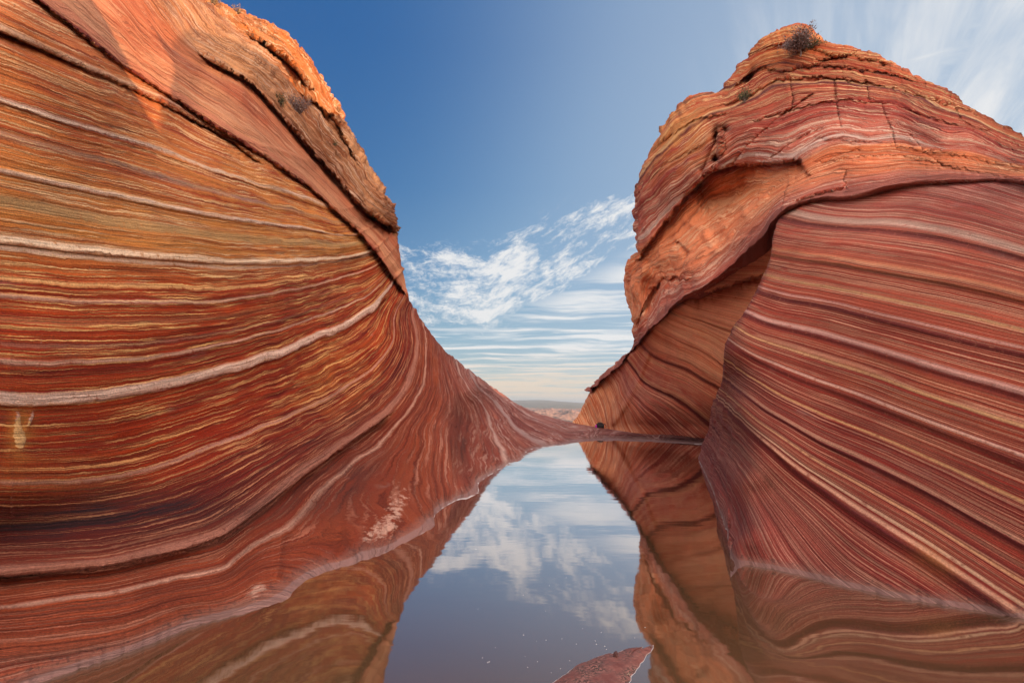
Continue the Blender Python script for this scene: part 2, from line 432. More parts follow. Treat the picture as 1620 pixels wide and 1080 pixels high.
    hgt = T.m('ADD', hgt, T.m('MULTIPLY', n_gr, 0.14))
    bp = T.node('ShaderNodeBump'); bp.inputs['Strength'].default_value = bump; bp.inputs['Distance'].default_value = 0.045
    T.put(bp.inputs['Height'], hgt); T.l.new(bp.outputs[0], b.inputs['Normal'])
    o = T.node('ShaderNodeOutputMaterial'); T.l.new(b.outputs[0], o.inputs[0])
    return m

c3 = lambda r, g, b: (r, g, b, 1)
M_face = rock_material('striped_sandstone', -300, 1150,
    dark=[(-300, c3(.035, .018, .016)), (-240, c3(.08, .035, .03)), (-215, c3(.15, .07, .06)), (-170, c3(.24, .11, .09)), (-60, c3(.24, .08, .06)), (60, c3(.20, .058, .032)), (150, c3(.19, .045, .024)), (240, c3(.09, .014, .011)), (330, c3(.17, .024, .014)), (450, c3(.22, .038, .020)), (650, c3(.26, .050, .022)), (700, c3(.42, .17, .06)), (790, c3(.42, .17, .06)), (860, c3(.34, .10, .04)), (1030, c3(.32, .09, .04)), (1150, c3(.32, .10, .05))],  # low beds darkened to paint in the scoop's undercut shade
    light=[(-300, c3(.08, .04, .035)), (-240, c3(.16, .08, .07)), (-215, c3(.27, .14, .12)), (-170, c3(.42, .25, .20)), (-60, c3(.38, .18, .13)), (60, c3(.29, .098, .05)), (150, c3(.27, .078, .037)), (240, c3(.22, .035, .022)), (330, c3(.36, .06, .028)), (450, c3(.42, .092, .042)), (640, c3(.46, .115, .045)), (700, c3(.56, .30, .10)), (790, c3(.58, .32, .11)), (860, c3(.56, .24, .09)), (1030, c3(.54, .22, .09)), (1150, c3(.52, .22, .12))],
    line=[(-300, c3(.14, .08, .07)), (-225, c3(.32, .19, .16)), (-170, c3(.54, .36, .31)), (-50, c3(.50, .30, .24)), (10, c3(.37, .17, .12)), (100, c3(.34, .12, .075)), (200, c3(.50, .22, .13)), (330, c3(.66, .32, .14)), (450, c3(.76, .42, .17)), (640, c3(.82, .50, .20)), (700, c3(.74, .52, .30)), (860, c3(.72, .46, .24)), (1150, c3(.70, .42, .24))],
    feats=[(449, 8, (.80, .56, .44), 1.5), (698, 5, (.84, .64, .46), 1.5), (684, 2.0, (.68, .48, .36), 1.5), (812, 2.4, (.80, .62, .50), 1), (925, 1.8, (.74, .56, .44), 1), (610, 1.6, (.74, .48, .34), 1), (535, 1.6, (.72, .46, .34), 1), (503, 1.2, (.68, .42, .30), 1), (575, 1.2, (.62, .36, .18), 2), (318, 2, (.48, .24, .18), 2),
           (175, 7, (.40, .17, .12), 6), (1035, 2, (.66, .42, .28), 2), (870, 2, (.30, .2, .16), 2), (760, 7, (.44, .27, .13), 6), (640, 1.5, (.8, .45, .2), 1), (120, .8, (.55, .30, .22), 1.2), (60, 1.0, (.42, .22, .16), 1.2), (20, 1.0, (.44, .24, .18), 1.2), (-40, 1.6, (.55, .36, .30), 1.5), (-100, 3, (.42, .28, .25), 4)],
    k_broad=0.07, k_fine=0.24, k_line=0.30, line_thr=0.57, along=0.20, bump=1.0, wm=7, wh=5, stain=(.56, .34, .26))
M_slab = rock_material('cross_bedded_sandstone', -50, 330,
    dark=[(-50, c3(.40, .13, .07)), (30, c3(.42, .15, .085)), (85, c3(.36, .10, .055)), (110, c3(.24, .095, .05)), (200, c3(.28, .11, .055)), (330, c3(.40, .16, .07))],
    light=[(-50, c3(.60, .30, .17)), (30, c3(.62, .33, .20)), (85, c3(.52, .20, .11)), (110, c3(.54, .30, .17)), (200, c3(.60, .34, .19)), (330, c3(.62, .36, .18))],
    line=[(-50, c3(.62, .36, .22)), (85, c3(.58, .30, .18)), (110, c3(.62, .44, .32)), (330, c3(.70, .50, .34))],
    feats=[(-2, 4, (.22, .05, .035), 2), (8, 3, (.5, .2, .12), 2)], tone=(.96, .86, .80), k_broad=0.05, k_fine=0.34, k_line=0.42, line_thr=0.57, along=0.30, bump=1.2, swirl=2.0, wm=2, wh=2, thin_amt=.4, line_amt=.6, wet=False)
M_dome = rock_material('orange_dome_sandstone', -50, 330,
    dark=[(-50, c3(.52, .19, .06)), (330, c3(.55, .21, .06))], light=[(-50, c3(.66, .34, .14)), (330, c3(.70, .38, .17))],
    line=[(-50, c3(.78, .52, .30)), (330, c3(.80, .55, .33))], feats=[], k_broad=0.06, k_fine=0.34, k_line=0.5, line_thr=0.56, along=0.4, bump=1.3, swirl=3.0, wm=5, wh=4, wet=False)
M_butt = rock_material('pinstriped_sandstone', -120, 800,
    dark=[(-120, c3(.24, .08, .068)), (60, c3(.20, .048, .042)), (200, c3(.19, .036, .032)), (330, c3(.18, .03, .026)), (450, c3(.24, .05, .036)), (600, c3(.30, .075, .05)), (680, c3(.34, .10, .08)), (800, c3(.34, .11, .09))],
    light=[(-120, c3(.40, .19, .16)), (60, c3(.33, .105, .085)), (200, c3(.31, .085, .06)), (330, c3(.30, .068, .048)), (450, c3(.38, .11, .07)), (600, c3(.48, .18, .11)), (680, c3(.50, .22, .15)), (800, c3(.50, .23, .19))],
    line=[(-120, c3(.58, .36, .31)), (60, c3(.62, .34, .26)), (200, c3(.68, .37, .24)), (330, c3(.70, .38, .25)), (600, c3(.74, .46, .30)), (800, c3(.66, .44, .36))],
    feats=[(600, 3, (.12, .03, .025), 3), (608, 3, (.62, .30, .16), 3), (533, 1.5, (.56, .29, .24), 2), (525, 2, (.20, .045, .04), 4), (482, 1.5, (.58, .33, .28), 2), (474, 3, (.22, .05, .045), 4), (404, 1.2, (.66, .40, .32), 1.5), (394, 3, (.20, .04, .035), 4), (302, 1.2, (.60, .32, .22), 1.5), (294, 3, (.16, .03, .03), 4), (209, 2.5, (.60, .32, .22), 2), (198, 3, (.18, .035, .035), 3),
           (680, 4, (.52, .33, .26), 3), (664, 3, (.22, .06, .05), 3), (560, 1.5, (.6, .34, .18), 1), (440, 1.5, (.66, .38, .2), 1), (350, 1.5, (.66, .36, .18), 1), (250, 1.5, (.66, .36, .2), 1), (222, 1.2, (.7, .45, .3), 1)],
    tone=(.84, .56, .56), k_broad=0.05, k_fine=0.60, k_line=0.90, line_thr=0.53, along=0.05, bump=1.0, line_amt=0.42, thin_amt=0.5, wm=1.5, wh=1.2)
M_recess = rock_material('recess_sandstone', -60, 640,
    dark=[(-60, c3(.50, .18, .09)), (60, c3(.48, .16, .08)), (130, c3(.30, .075, .06)), (260, c3(.34, .085, .06)), (360, c3(.62, .25, .14)), (640, c3(.70, .33, .20))],  # upper beds brightened, painting an orange glow under the overhang
    light=[(-60, c3(.72, .40, .22)), (60, c3(.68, .36, .20)), (130, c3(.46, .18, .13)), (260, c3(.50, .19, .12)), (360, c3(.80, .46, .28)), (640, c3(.86, .54, .36))],
    line=[(-60, c3(.72, .46, .26)), (130, c3(.62, .34, .24)), (300, c3(.70, .38, .20)), (640, c3(.72, .44, .25))],
    feats=[(215, 3, (.62, .34, .18), 2), (205, 4, (.16, .03, .025), 3), (300, 3, (.18, .04, .025), 3)], k_broad=0.06, k_fine=0.5, k_line=0.7, line_thr=0.54, along=0.04, bump=0.8, line_amt=.65, wm=1.2, wh=0.8)
M_cap = rock_material('domed_cap_sandstone', -40, 480,
    dark=[(-40, c3(.30, .10, .08)), (20, c3(.36, .11, .075)), (50, c3(.58, .22, .11)), (105, c3(.56, .20, .09)), (120, c3(.38, .11, .07)), (200, c3(.28, .06, .05)), (270, c3(.34, .09, .06)), (330, c3(.34, .08, .045)), (480, c3(.40, .11, .04))],  # alcove beds brightened here and below, a painted orange glow
    light=[(-40, c3(.48, .23, .19)), (20, c3(.52, .24, .17)), (50, c3(.80, .42, .23)), (105, c3(.78, .38, .19)), (120, c3(.56, .27, .19)), (200, c3(.46, .16, .11)), (270, c3(.54, .26, .14)), (330, c3(.50, .19, .10)), (480, c3(.58, .26, .09))],
    line=[(-40, c3(.60, .40, .32)), (25, c3(.64, .38, .28)), (50, c3(.78, .44, .26)), (105, c3(.76, .42, .24)), (120, c3(.66, .46, .36)), (270, c3(.66, .42, .22)), (480, c3(.66, .40, .18))],
    feats=[(2, 5, (.30, .11, .085), 3), (130, 2, (.60, .42, .34), 2), (270, 2, (.62, .40, .22), 2), (262, 2, (.12, .03, .03), 2), (330, 2, (.14, .04, .03), 2)],
    k_broad=0.07, k_fine=0.40, k_line=0.5, line_thr=0.56, along=0.12, bump=1.3, swirl=3.0, wm=4, wh=2.5, wet=False)

# ------------------------------------------------------------------ LEFT WALL
UNC = [(-420, -330), (-120, -120), (60, 0), (180, 95), (345, 203), (440, 262), (500, 305), (570, 370), (612, 425), (634, 456)]      # unconformity
UNC0 = UNC
UNC = UNC+[(650, 468), (700, 530), (770, 585), (830, 625), (900, 647), (960, 652), (1300, 660)]
L_pairs = [(-420, 1290, -420, -330), (-150, 1165, -50, -240), (60, 1080, 180, -120), (200, 1033, 290, -32), (250, 1014, 320, -10), (300, 992, 345, 5), (390, 969, 400, 27), (440, 953, 425, 38),
    (458, 945, 446, 48), (464, 934, 456, 58), (500, 910, 490, 98), (560, 892, 534, 172), (620, 868, 576, 250), (668, 844, 608, 302), (688, 831, 622, 330), (686, 822, 624, 350), (700, 804, 628, 385), (722, 792, 632, 412), (758, 779, 633, 450), (757, 769, 640, 464),
    (770, 755, 660, 496), (800, 737, 700, 550), (830, 722, 752, 592), (832, 716, 770, 605), (885, 704, 830, 645), (950, 697, 900, 667), (1030, 699, 960, 676), (1115, 703, 1060, 685), (1170, 706, 1140, 693)]
def cX(px, py, X): return (px, py, X/raydir(px, py)[0])
def wallL(px, py, base=3.6, k=0.35):
    a, b = raydir(px, py); return (px, py, base/(abs(a)-k*b))
L_ctrl = [(0, 935, 3.05), (200, 912, 3.45), (340, 880, 4.1), cX(0, 640, -3.5), cX(0, 760, -3.42), cX(0, 850, -3.3), cX(200, 640, -3.7), cX(200, 760, -3.5), cX(400, 640, -3.8), cX(500, 640, -3.7),
    (600, 640, 10.8), (650, 600, 12.5), (690, 600, 13.5), (740, 620, 15.5), (700, 700, 9.6), (620, 760, 7.6), (560, 800, 6.2), (480, 800, 5.6), (400, 800, 5.2), (300, 810, 4.6), (150, 810, 3.85),
    (770, 690, 14.6), (830, 690, 18.8), (900, 690, 22.6), (800, 680, 18.0), (900, 680, 25.6), (830, 670, 22.6), (770, 650, 19.3), (770, 720, 12.4), (950, 686, 24.0), (1030, 688, 22.8), wallL(0, 480), wallL(0, 300), wallL(0, 120), wallL(0, 0), wallL(150, 480), wallL(150, 300), wallL(150, 120), wallL(300, 480), wallL(300, 330), (300, 200, 8.6),
    wallL(450, 480), wallL(450, 380), (560, 440, 14.0), (345, 205, 9.2), (440, 262, 11.2), (500, 305, 12.8), (570, 370, 14.5), (612, 425, 15.6), (634, 452, 16.5),
    (250, 60, 9.0), (180, -120, 10.5), (290, -32, 12.0), (345, 5, 13), (400, 27, 13.6), (450, 52, 14), (492, 100, 14.8), (534, 172, 15.5), (576, 250, 16), (622, 332, 16.5), (628, 385, 16.6),
    (380, 110, 11.3), (440, 175, 12.4), (522, 271, 14.2), (656, 488, 16.2), (700, 550, 16.5), (738, 580, 20), (770, 605, 24), (830, 645, 26.5), (900, 667, 27.5), (960, 676, 27), (1060, 685, 22.2), (1140, 693, 18.9),
    (-420, -330, 6.0), (-420, 600, 2.05), (-420, 100, 2.9), (-420, 1000, 1.9), (-200, -100, 5.5)]
_bw = hermite(np.array(L_pairs, float), np.linspace(0, 1, 60))
L_ctrl += [(q[0], q[1], float(water_Y(q[0], q[1]))) for q in _bw]
_t = TPS([(c[0], c[1]) for c in L_ctrl], [1/c[2] for c in L_ctrl], 3e-4)
LIPS_L = [([(-100, 10), (0, 50), (100, 92), (200, 137), (300, 186), (345, 210), (400, 250)], 0.06, 9, 3),
          (UNC0, 0.05, 14, 3),
          ([(335, 96), (398, 131), (438, 175), (486, 231), (522, 271), (574, 331), (612, 357)], 0.06, 16, 4),
          ([(410, 62), (450, 92), (475, 120)], 0.09, 20, 3), ([(490, 160), (530, 188), (556, 240)], 0.05, 12, 4), ([(590, 340), (612, 355), (626, 360)], 0.05, 14, 2),
          ([(0, 640), (100, 640), (250, 616), (400, 577), (500, 540), (570, 507), (607, 474)], 0.016, 16, 1),
          ([(0, 912), (160, 897), (280, 873), (360, 845), (440, 786), (518, 726), (598, 669)], 0.05, 26, 2),
          ([(0, 384), (150, 402), (300, 414), (450, 420), (540, 413), (588, 400)], 0.012, 10, 1), ([(0, 162), (150, 212), (350, 278), (520, 332)], 0.010, 8, 1), ([(0, 274), (200, 318), (400, 356), (560, 372)], 0.010, 8, 1)]
def depthL(px, py):
    w = np.clip(_t(px, py), 1/40, 1/1.6); Y = 1/w
    # scooped band between the two benches, low on the near wall
    Y = Y*(1+0.085*blob(px, py, 60, 835, 330, 48, -0.15)+0.035*blob(px, py, 560, 760, 120, 60, -0.8)-0.03*blob(px, py, 120, 560, 320, 90, 0))
    Y = Y*(1+0.06*blob(px, py, 735, 690, 16, 55, -0.15)-0.03*blob(px, py, 700, 640, 14, 80, -0.1)-0.03*blob(px, py, 640, 790, 22, 60, 0.4))
    r = 0
    for poly, a, w_, wob in LIPS_L: r = r+lip(px, py, poly, a, w_, 2.0, 25, wob)
    r = r-ridge(px, py, [(0, 900), (160, 884), (280, 860), (360, 832), (440, 772), (518, 714), (598, 658), (640, 600)], 0.022, 12)
    r = r-ridge(px, py, [(438, 909), (446, 849), (498, 781), (558, 730)], 0.014, 7)-ridge(px, py, [(535, 880), (560, 800), (620, 720), (680, 600)], 0.012, 8)
    r = r-ridge(px, py, [(690, 812), (675, 709), (695, 629), (697, 569)], 0.014, 8)-ridge(px, py, [(712, 788), (713, 689), (721, 609)], 0.012, 6)
    r = r-ridge(px, py, [(797, 722), (759, 629), (715, 570)], 0.01, 8)
    r = r+lip(px, py, [(960, 688), (1000, 688), (1060, 692), (1120, 698)], 0.015, 6, 1, 20, 2)
    return Y*(1+r)
L_lines = [(1035, [(-200, -40), (0, 45), (100, 88), (200, 132), (300, 180), (345, 208)]),
    (925, [(-200, 95), (0, 155), (60, 175), (150, 205), (250, 235), (350, 272), (450, 302), (540, 333)]),
    (812, [(-200, 225), (0, 268), (100, 290), (200, 312), (300, 332), (400, 350), (500, 363), (566, 369)]),
    (698, [(-200, 350), (0, 378), (150, 397), (300, 408), (450, 415), (540, 408), (590, 395)]),
    (610, [(-200, 455), (0, 468), (120, 480), (320, 480), (400, 470), (560, 432), (602, 415)]),
    (535, [(-200, 535), (0, 541), (120, 545), (240, 541), (360, 523), (480, 495), (578, 460), (610, 432)]),
    (448, [(-200, 620), (0, 632), (60, 634), (100, 632), (250, 608), (400, 568), (500, 530), (570, 498), (605, 465), (622, 438)]),
    (318, [(-200, 755), (0, 763), (120, 760), (240, 742), (330, 708), (440, 665), (520, 630), (590, 580), (625, 530), (640, 475)]),
    (175, [(-200, 905), (0, 905), (160, 889), (280, 865), (360, 837), (440, 777), (518, 718), (598, 662), (631, 629), (651, 589), (659, 530), (650, 485)]),
    (120, [(-200, 985), (0, 960), (120, 940), (240, 920), (360, 897), (400, 862), (446, 839), (498, 781), (558, 730), (640, 655), (672, 600), (674, 540)]),
    (95, [(550, 900), (560, 800), (620, 715)]), (75, [(640, 850), (632, 760), (660, 680)]),
    (60, [(-200, 1040), (0, 1010), (200, 985), (350, 950), (400, 925), (690, 812), (675, 709), (693, 629), (690, 565)]),
    (20, [(-200, 1110), (0, 1070), (150, 1035), (300, 988), (712, 788), (713, 689), (719, 609), (703, 558)]),
    (-40, [(797, 722), (759, 629), (722, 575)]), (-100, [(860, 700), (800, 655), (750, 600)]), (-150, [(930, 690), (880, 677), (818, 652), (760, 605)]), (-190, [(1040, 697), (960, 685), (890, 670)]), (-212, [(1120, 696), (1000, 683), (950, 690)]), (-262, [(1010, 696), (1060, 698), (1110, 702), (1160, 705)])]
_sA = TPS(*line_pts(L_lines), 2e-3)
E1 = [(150, -110), (250, 20), (335, 96), (398, 131), (438, 175), (486, 231), (522, 271), (574, 331), (612, 357)]
_sB = TPS(*line_pts([(0, [p for p in UNC0 if p[0] > -400]), (100, E1), (190, [(290, -32), (345, 40), (420, 90), (470, 135), (505, 190), (560, 260), (605, 320)]), (260, [(400, 27), (450, 60), (492, 105), (530, 172)])]), 2e-3)
def strata_amp(s, P, k1, k2):
    a = P[..., 0]*0.3; b = (P[..., 1]+P[..., 2])*0.3
    n1 = pn(s/26.0, a, b, 3); n2 = pn(s/10.0, a*1.5, b*1.5, 9)
    return k1*n1+k2*(1-2*np.abs(n2))
_fr = np.random.RandomState(3)
def pale_L(px, py):
    m = 1.0*blob(px, py, 27, 672, 6, 26)+0.8*blob(px, py, 47, 664, 4, 17, 0.35)+1.1*blob(px, py, 31, 696, 9, 15, 0.1)
    m = m+0.42*blob(px, py, 16, 800, 3.5, 80)+0.42*blob(px, py, 64, 540, 4, 70, 0.06)+0.25*blob(px, py, 16, 560, 4, 60)
    m = m+0.50*blob(px, py, 630, 795, 30, 50, 0.35)+0.50*blob(px, py, 590, 845, 40, 22, -0.4)+0.6*blob(px, py, 405, 935, 30, 16, -0.5)+0.35*blob(px, py, 600, 700, 14, 40, -0.3)
    return m
def dispL(px, py, P, Y):
    d, _ = sdist(px, py, UNC); B = sstep(-d, -1, 3)
    s = _sA(px, py); sb = _sB(px, py)
    s = s+4*fbm(P[..., 0]*0.8, P[..., 1]*0.8, P[..., 2]*0.8, 3, 15)
    yellow = sstep(s, 640, 720)
    amp = strata_amp(s, P, 0.0030+0.001*yellow, 0.0011)
    up = sstep(sb, 92, 106)
    sbw = sb+3*fbm(P[..., 0]*1.2, P[..., 1]*1.2, P[..., 2]*1.2, 3, 25)
    ampB = strata_amp(sbw*1.3, P, 0.003+0.004*up, 0.001+0.003*up)+up*0.0075*((lambda q: (q-np.floor(q))-.5)(sbw/15+0.5*pn(P[..., 0]*.5, P[..., 1]*.5, P[..., 2]*.5, 19)))
    q = s/17+0.5*pn(P[..., 0]*.35, P[..., 1]*.35, P[..., 2]*.35, 91); q = q-np.floor(q)
    amp = amp*(.35+.65*sstep(s, 90, 180))+0.0020*sstep(s, 280, 380)*(sstep(q, .9, 1)*-1+q-.5)
    D = Y*((1-B)*amp+B*ampB)
    D = D*(1-.75*sstep(px, 800, 900))
    D = D+Y*0.0022*(1-.8*sstep(px, 780, 900))*fbm(P[..., 0]*1.1, P[..., 1]*1.1, P[..., 2]*1.1, 4, 51)
    D = D+Y*0.0045*B*up*fbm(P[..., 0]*2.2, P[..., 1]*2.2, P[..., 2]*2.2, 4, 61)
    D = D+Y*0.0045*np.clip(pale_L(px, py), 0, 1)*sstep(-px, -60, -50)
    r1 = np.clip(1-np.abs(s-448)/13, 0, 1); D = D+Y*0.006*np.sqrt(r1)*(1+0.5*pn(P[..., 0]*3, P[..., 1]*3, P[..., 2]*9, 71))
    for q, a, w_ in ((698, .003, 8), (812, .0025, 5), (925, .002, 5), (1035, .0025, 6), (610, .0018, 4), (535, .0018, 4), (503, .0012, 3)):
        D = D+Y*a*np.exp(-((s-q)/w_)**2)
    return D
PL, LX, LY = relief(L_pairs, 1150, 560, depthL, rough=3.0, waterline=True, roll=(34, 0.08), disp=dispL,
    lat=lambda q: -0.9*sstep(q, 500, 620)*(1-sstep(q, 700, 900)), top_skirt=[(.15, .02), (.5, .10), (1.2, .45), (2.5, 1.4), (5, 3.6), (9, 9), (12, 22)], bot_skirt=[(-.12, .12), (-.25, .5), (-.2, 1.4)])
sA = _sA(LX, LY)+4*fbm(PL[..., 0]*0.8, PL[..., 1]*0.8, PL[..., 2]*0.8, 3, 15)
sB = _sB(LX, LY)+3*fbm(PL[..., 0]*1.2, PL[..., 1]*1.2, PL[..., 2]*1.2, 3, 25)
dU, _ = sdist(LX, LY, UNC)
DOME = [(-420, -330), (200, -120), (318, -5), (345, 22), (372, 50), (410, 72), (450, 105), (460, 135), (482, 160), (520, 178), (534, 186), (560, 190)]
dD, _ = sdist(LX, LY, DOME)
rowidx = np.arange(PL.shape[0])[:, None]+0*LX
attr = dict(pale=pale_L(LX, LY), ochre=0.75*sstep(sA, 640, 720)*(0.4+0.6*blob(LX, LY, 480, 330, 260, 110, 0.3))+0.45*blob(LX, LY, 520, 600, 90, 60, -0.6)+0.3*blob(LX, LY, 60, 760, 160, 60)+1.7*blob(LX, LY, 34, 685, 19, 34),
    varnish_shade=1.7*blob(LX, LY, 130, 824, 300, 40, -0.10)+0.7*blob(LX, LY, 560, 740, 90, 55, -0.7)+0.9*blob(LX, LY, 733, 690, 14, 50, -0.1)+0.35*blob(LX, LY, 480, 460, 60, 12)+1.0*sstep(LX, 930, 1010)*sstep(LY, 688, 695))  # first blob paints near-black shade into the undercut scoop
left = empty('striped_cliff', (-6, 9, 0), label='tall striped sandstone wall left of the pond, with a sunlit orange dome on top', category='rock wall')
is_low = dU > 0; is_dome = (~is_low) & (dD < 0)
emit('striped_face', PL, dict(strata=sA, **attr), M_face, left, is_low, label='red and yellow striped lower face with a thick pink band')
zero = 0*LX
emit('cross_bedded_slab', PL, dict(strata=sB, pale=zero, ochre=0.3*blob(LX, LY, 350, 120, 60, 60), varnish_shade=0.3*blob(LX, LY, 520, 270, 40, 90, -0.8)), M_slab, left, (~is_low) & (~is_dome), label='smooth pink scoop under thin overhanging ledges')
emit('domed_crest', PL, dict(strata=sB, pale=zero, ochre=zero+0.15, varnish_shade=zero), M_dome, left, is_dome, label='rounded orange crest in full sun')

# ------------------------------------------------------------------ RIGHT ROCK: buttress
C_pairs = [(1104, 724, 1110, 706), (1112, 742, 1118, 690), (1125, 770, 1124, 664), (1145, 830, 1130, 636), (1156, 878, 1143, 600), (1156, 913, 1148, 545), (1181, 893, 1180, 490), (1215, 898, 1213, 424),
    (1250, 905, 1240, 332), (1350, 930, 1340, 307), (1480, 955, 1450, 288), (1600, 975, 1620, 286), (1760, 1010, 1780, 300), (1980, 1080, 1980, 320), (2700, 1330, 2700, 390)]
C_ctrl = [(2700, 390, 2.2), (2700, 900, 1.9), (1166, 650, 6.7), (1168, 760, 5.6), (1170, 850, 4.95), (1152, 560, 8.0), (1185, 492, 8.4), (1222, 420, 9.0), (1246, 335, 9.9), (1145, 605, 9.2), (1130, 640, 10.8), (1121, 690, 12.6), (1110, 708, 13.4),
    (1400, 500, 5.9), (1400, 310, 7.9), (1400, 700, 5.0), (1400, 850, 4.35), (1620, 290, 5.8), (1620, 500, 4.7), (1620, 750, 4.05), (1280, 500, 7.1), (1280, 640, 6.0), (1280, 780, 5.1), (1280, 400, 8.1), (1980, 320, 4.1), (1980, 700, 3.1), (1200, 640, 6.4), (1210, 780, 5.3), (1205, 560, 7.3)]
_bw = hermite(np.array(C_pairs, float), np.linspace(0, 1, 50))
C_ctrl += [(q[0], q[1], float(water_Y(q[0], q[1]))) for q in _bw]
_tC = TPS([(c[0], c[1]) for c in C_ctrl], [1/c[2] for c in C_ctrl], 3e-4)
C_lines = [(740, [(1340, 310), (1438, 290), (1538, 315), (1620, 343), (1900, 440)]),
    (680, [(1251, 333), (1338, 341), (1458, 357), (1620, 396), (1900, 480)]),
    (600, [(1219, 406), (1299, 414), (1418, 436), (1538, 458), (1620, 476), (1900, 550)]),
    (530, [(1199, 456), (1279, 470), (1378, 499), (1498, 527), (1620, 553), (1900, 640)]),
    (480, [(1175, 495), (1239, 511), (1338, 539), (1458, 575), (1620, 623), (1900, 720)]),
    (400, [(1151, 543), (1219, 571), (1318, 611), (1418, 651), (1498, 683), (1620, 730), (1900, 850)]),
    (300, [(1156, 612), (1203, 650), (1299, 702), (1418, 754), (1538, 817), (1620, 861), (1900, 1000)]),
    (200, [(1159, 658), (1219, 706), (1299, 769), (1378, 825), (1458, 873), (1538, 929), (1620, 985)]),
    (120, [(1165, 712), (1219, 781), (1279, 841), (1330, 910)]), (60, [(1167, 750), (1203, 817), (1235, 889)]), (20, [(1168, 800), (1190, 880)]),
    (300, [(1145, 600)]), (200, [(1133, 628), (1150, 650)]), (120, [(1126, 655), (1148, 690)]), (60, [(1120, 680), (1140, 722)]), (0, [(1112, 706), (1128, 765), (1150, 835), (1172, 884)]), (-50, [(1104, 740), (1122, 790), (1145, 860)])]
_sC = TPS(*line_pts(C_lines), 4e-2)
def depthC(px, py):
    Y = 1/np.clip(_tC(px, py), 1/30, 1/1.6)
    s = _sC(px, py)
    r = 0
    for q, a, w_ in ((600, .020, 22), (524, .014, 26), (474, .016, 28), (394, .018, 34), (294, .018, 34), (198, .022, 30), (668, .014, 18)):
        d = q-s     # just below each hard bed the face steps back
        r = r+0.5*a*sstep(d, -3, 4)*np.exp(-np.maximum(d, 0)/w_)
        r = r-0.2*a*np.exp(-((s-q-9)/9)**2)
    k = sstep(px, 1150, 1200)
    return Y*(1+r*(0.25+0.75*k))
def dispC(px, py, P, Y):
    s = _sC(px, py)+3*fbm(P[..., 0]*0.5, P[..., 1]*0.5, P[..., 2]*0.5, 3, 15)
    D = Y*strata_amp(s*1.25, P*np.array([.5, .5, .5]), 0.0013, 0.0009)
    lowleft = sstep(-px, -1200, -1150)
    D = D+Y*0.0020*fbm(P[..., 0]*0.9, P[..., 1]*0.9, P[..., 2]*0.9, 4, 52)+Y*0.004*lowleft*fbm(P[..., 0]*2, P[..., 1]*2, P[..., 2]*1.2, 3, 53)
    return D
PC, CX, CY = relief(C_pairs, 760, 470, depthC, rough=1.5, waterline=True, roll=(14, 0.05), disp=dispC,
    top_skirt=[(.1, 0), (.5, .02), (1.5, .1), (4, .5), (7, 4)], bot_skirt=[(-.1, .12), (-.2, .5), (-.1, 1.4)])
# ------------------------------------------------------------------ RIGHT ROCK: recessed face
A_pairs = [(906, 668, 911, 664), (925, 671, 930, 630), (945, 674, 950, 600), (965, 677, 985, 571), (990, 681, 1010, 546), (1020, 686, 1040, 511), (1050, 690, 1075, 481), (1080, 694, 1110, 459), (1130, 700, 1160, 424), (1185, 706, 1200, 378), (1262, 714, 1250, 322)]
A_ctrl = [(906, 668, 30), (965, 677, 27), (1000, 682, 24.5), (1050, 690, 23.3), (1080, 694, 22.2), (1130, 700, 20.4), (1185, 706, 18.6), (1262, 714, 15.5), (911, 664, 30.5), (930, 630, 29.5), (950, 600, 29), (985, 571, 25.2), (1010, 546, 22.6), (1040, 511, 19.3),
    (1075, 481, 17.0), (1110, 459, 15.3), (1160, 424, 14.2), (1200, 378, 12.6), (1250, 322, 11.4), (1010, 602, 23.2), (985, 640, 24.8), (955, 640, 28), (1055, 640, 20.6), (1055, 560, 20.0), (1120, 640, 17.8), (1120, 540, 16.4), (1200, 500, 13.6)]
_tA = TPS([(c[0], c[1]) for c in A_ctrl], [1/c[2] for c in A_ctrl], 1e-4)
_sR = TPS(*line_pts([(200, [(1010, 600), (1055, 625), (1117, 672)]), (300, [(1022, 552), (1080, 580), (1137, 612)]), (120, [(992, 625), (1030, 662), (1050, 684)]), (60, [(972, 612), (985, 640), (992, 674)]), (30, [(955, 605), (968, 640), (975, 672)]), (0, [(938, 625), (952, 652), (958, 674)]), (-30, [(920, 655), (926, 668)]),
    (380, [(1040, 520), (1090, 545), (1145, 580)]), (440, [(1065, 492), (1110, 508), (1165, 530)]), (520, [(1105, 465), (1150, 472), (1190, 480)]), (580, [(1160, 430), (1210, 430)])]), 2e-3)
def depthA(px, py):
    Y = 1/np.clip(_tA(px, py), 1/45, 1/5)
    s = _sR(px, py); r = 0
    for q, a, w_ in ((206, .015, 26), (300, .015, 24), (380, .014, 20), (445, .018, 26)):
        d = q-s; r = r+a*sstep(d, -3, 4)*np.exp(-np.maximum(d, 0)/w_)
    r = r+lip(px, py, [(1105, 466), (1150, 452), (1190, 440), (1240, 430)], 0.08, 26, 2, 20, 3)
    r = r-ridge(px, py, [(1026, 560), (1010, 600), (990, 640), (972, 668)], 0.012, 5)
    r = r-0.035*sstep(py, 668, 700)
    return Y*(1+r)
def dispA(px, py, P, Y):
    s = _sR(px, py)
    return Y*strata_amp(s*1.2, P*.5, 0.0016, 0.0012)+Y*0.003*fbm(P[..., 0]*.6, P[..., 1]*.6, P[..., 2]*.6, 4, 57)
PA, AX, AY = relief(A_pairs, 420, 240, depthA, rough=2.0, roll=(10, 0.03), disp=dispA,
    top_skirt=[(.3, 0), (1.0, 0.05), (3, .3)], bot_skirt=[(-.3, .2), (-.3, 1.5)])
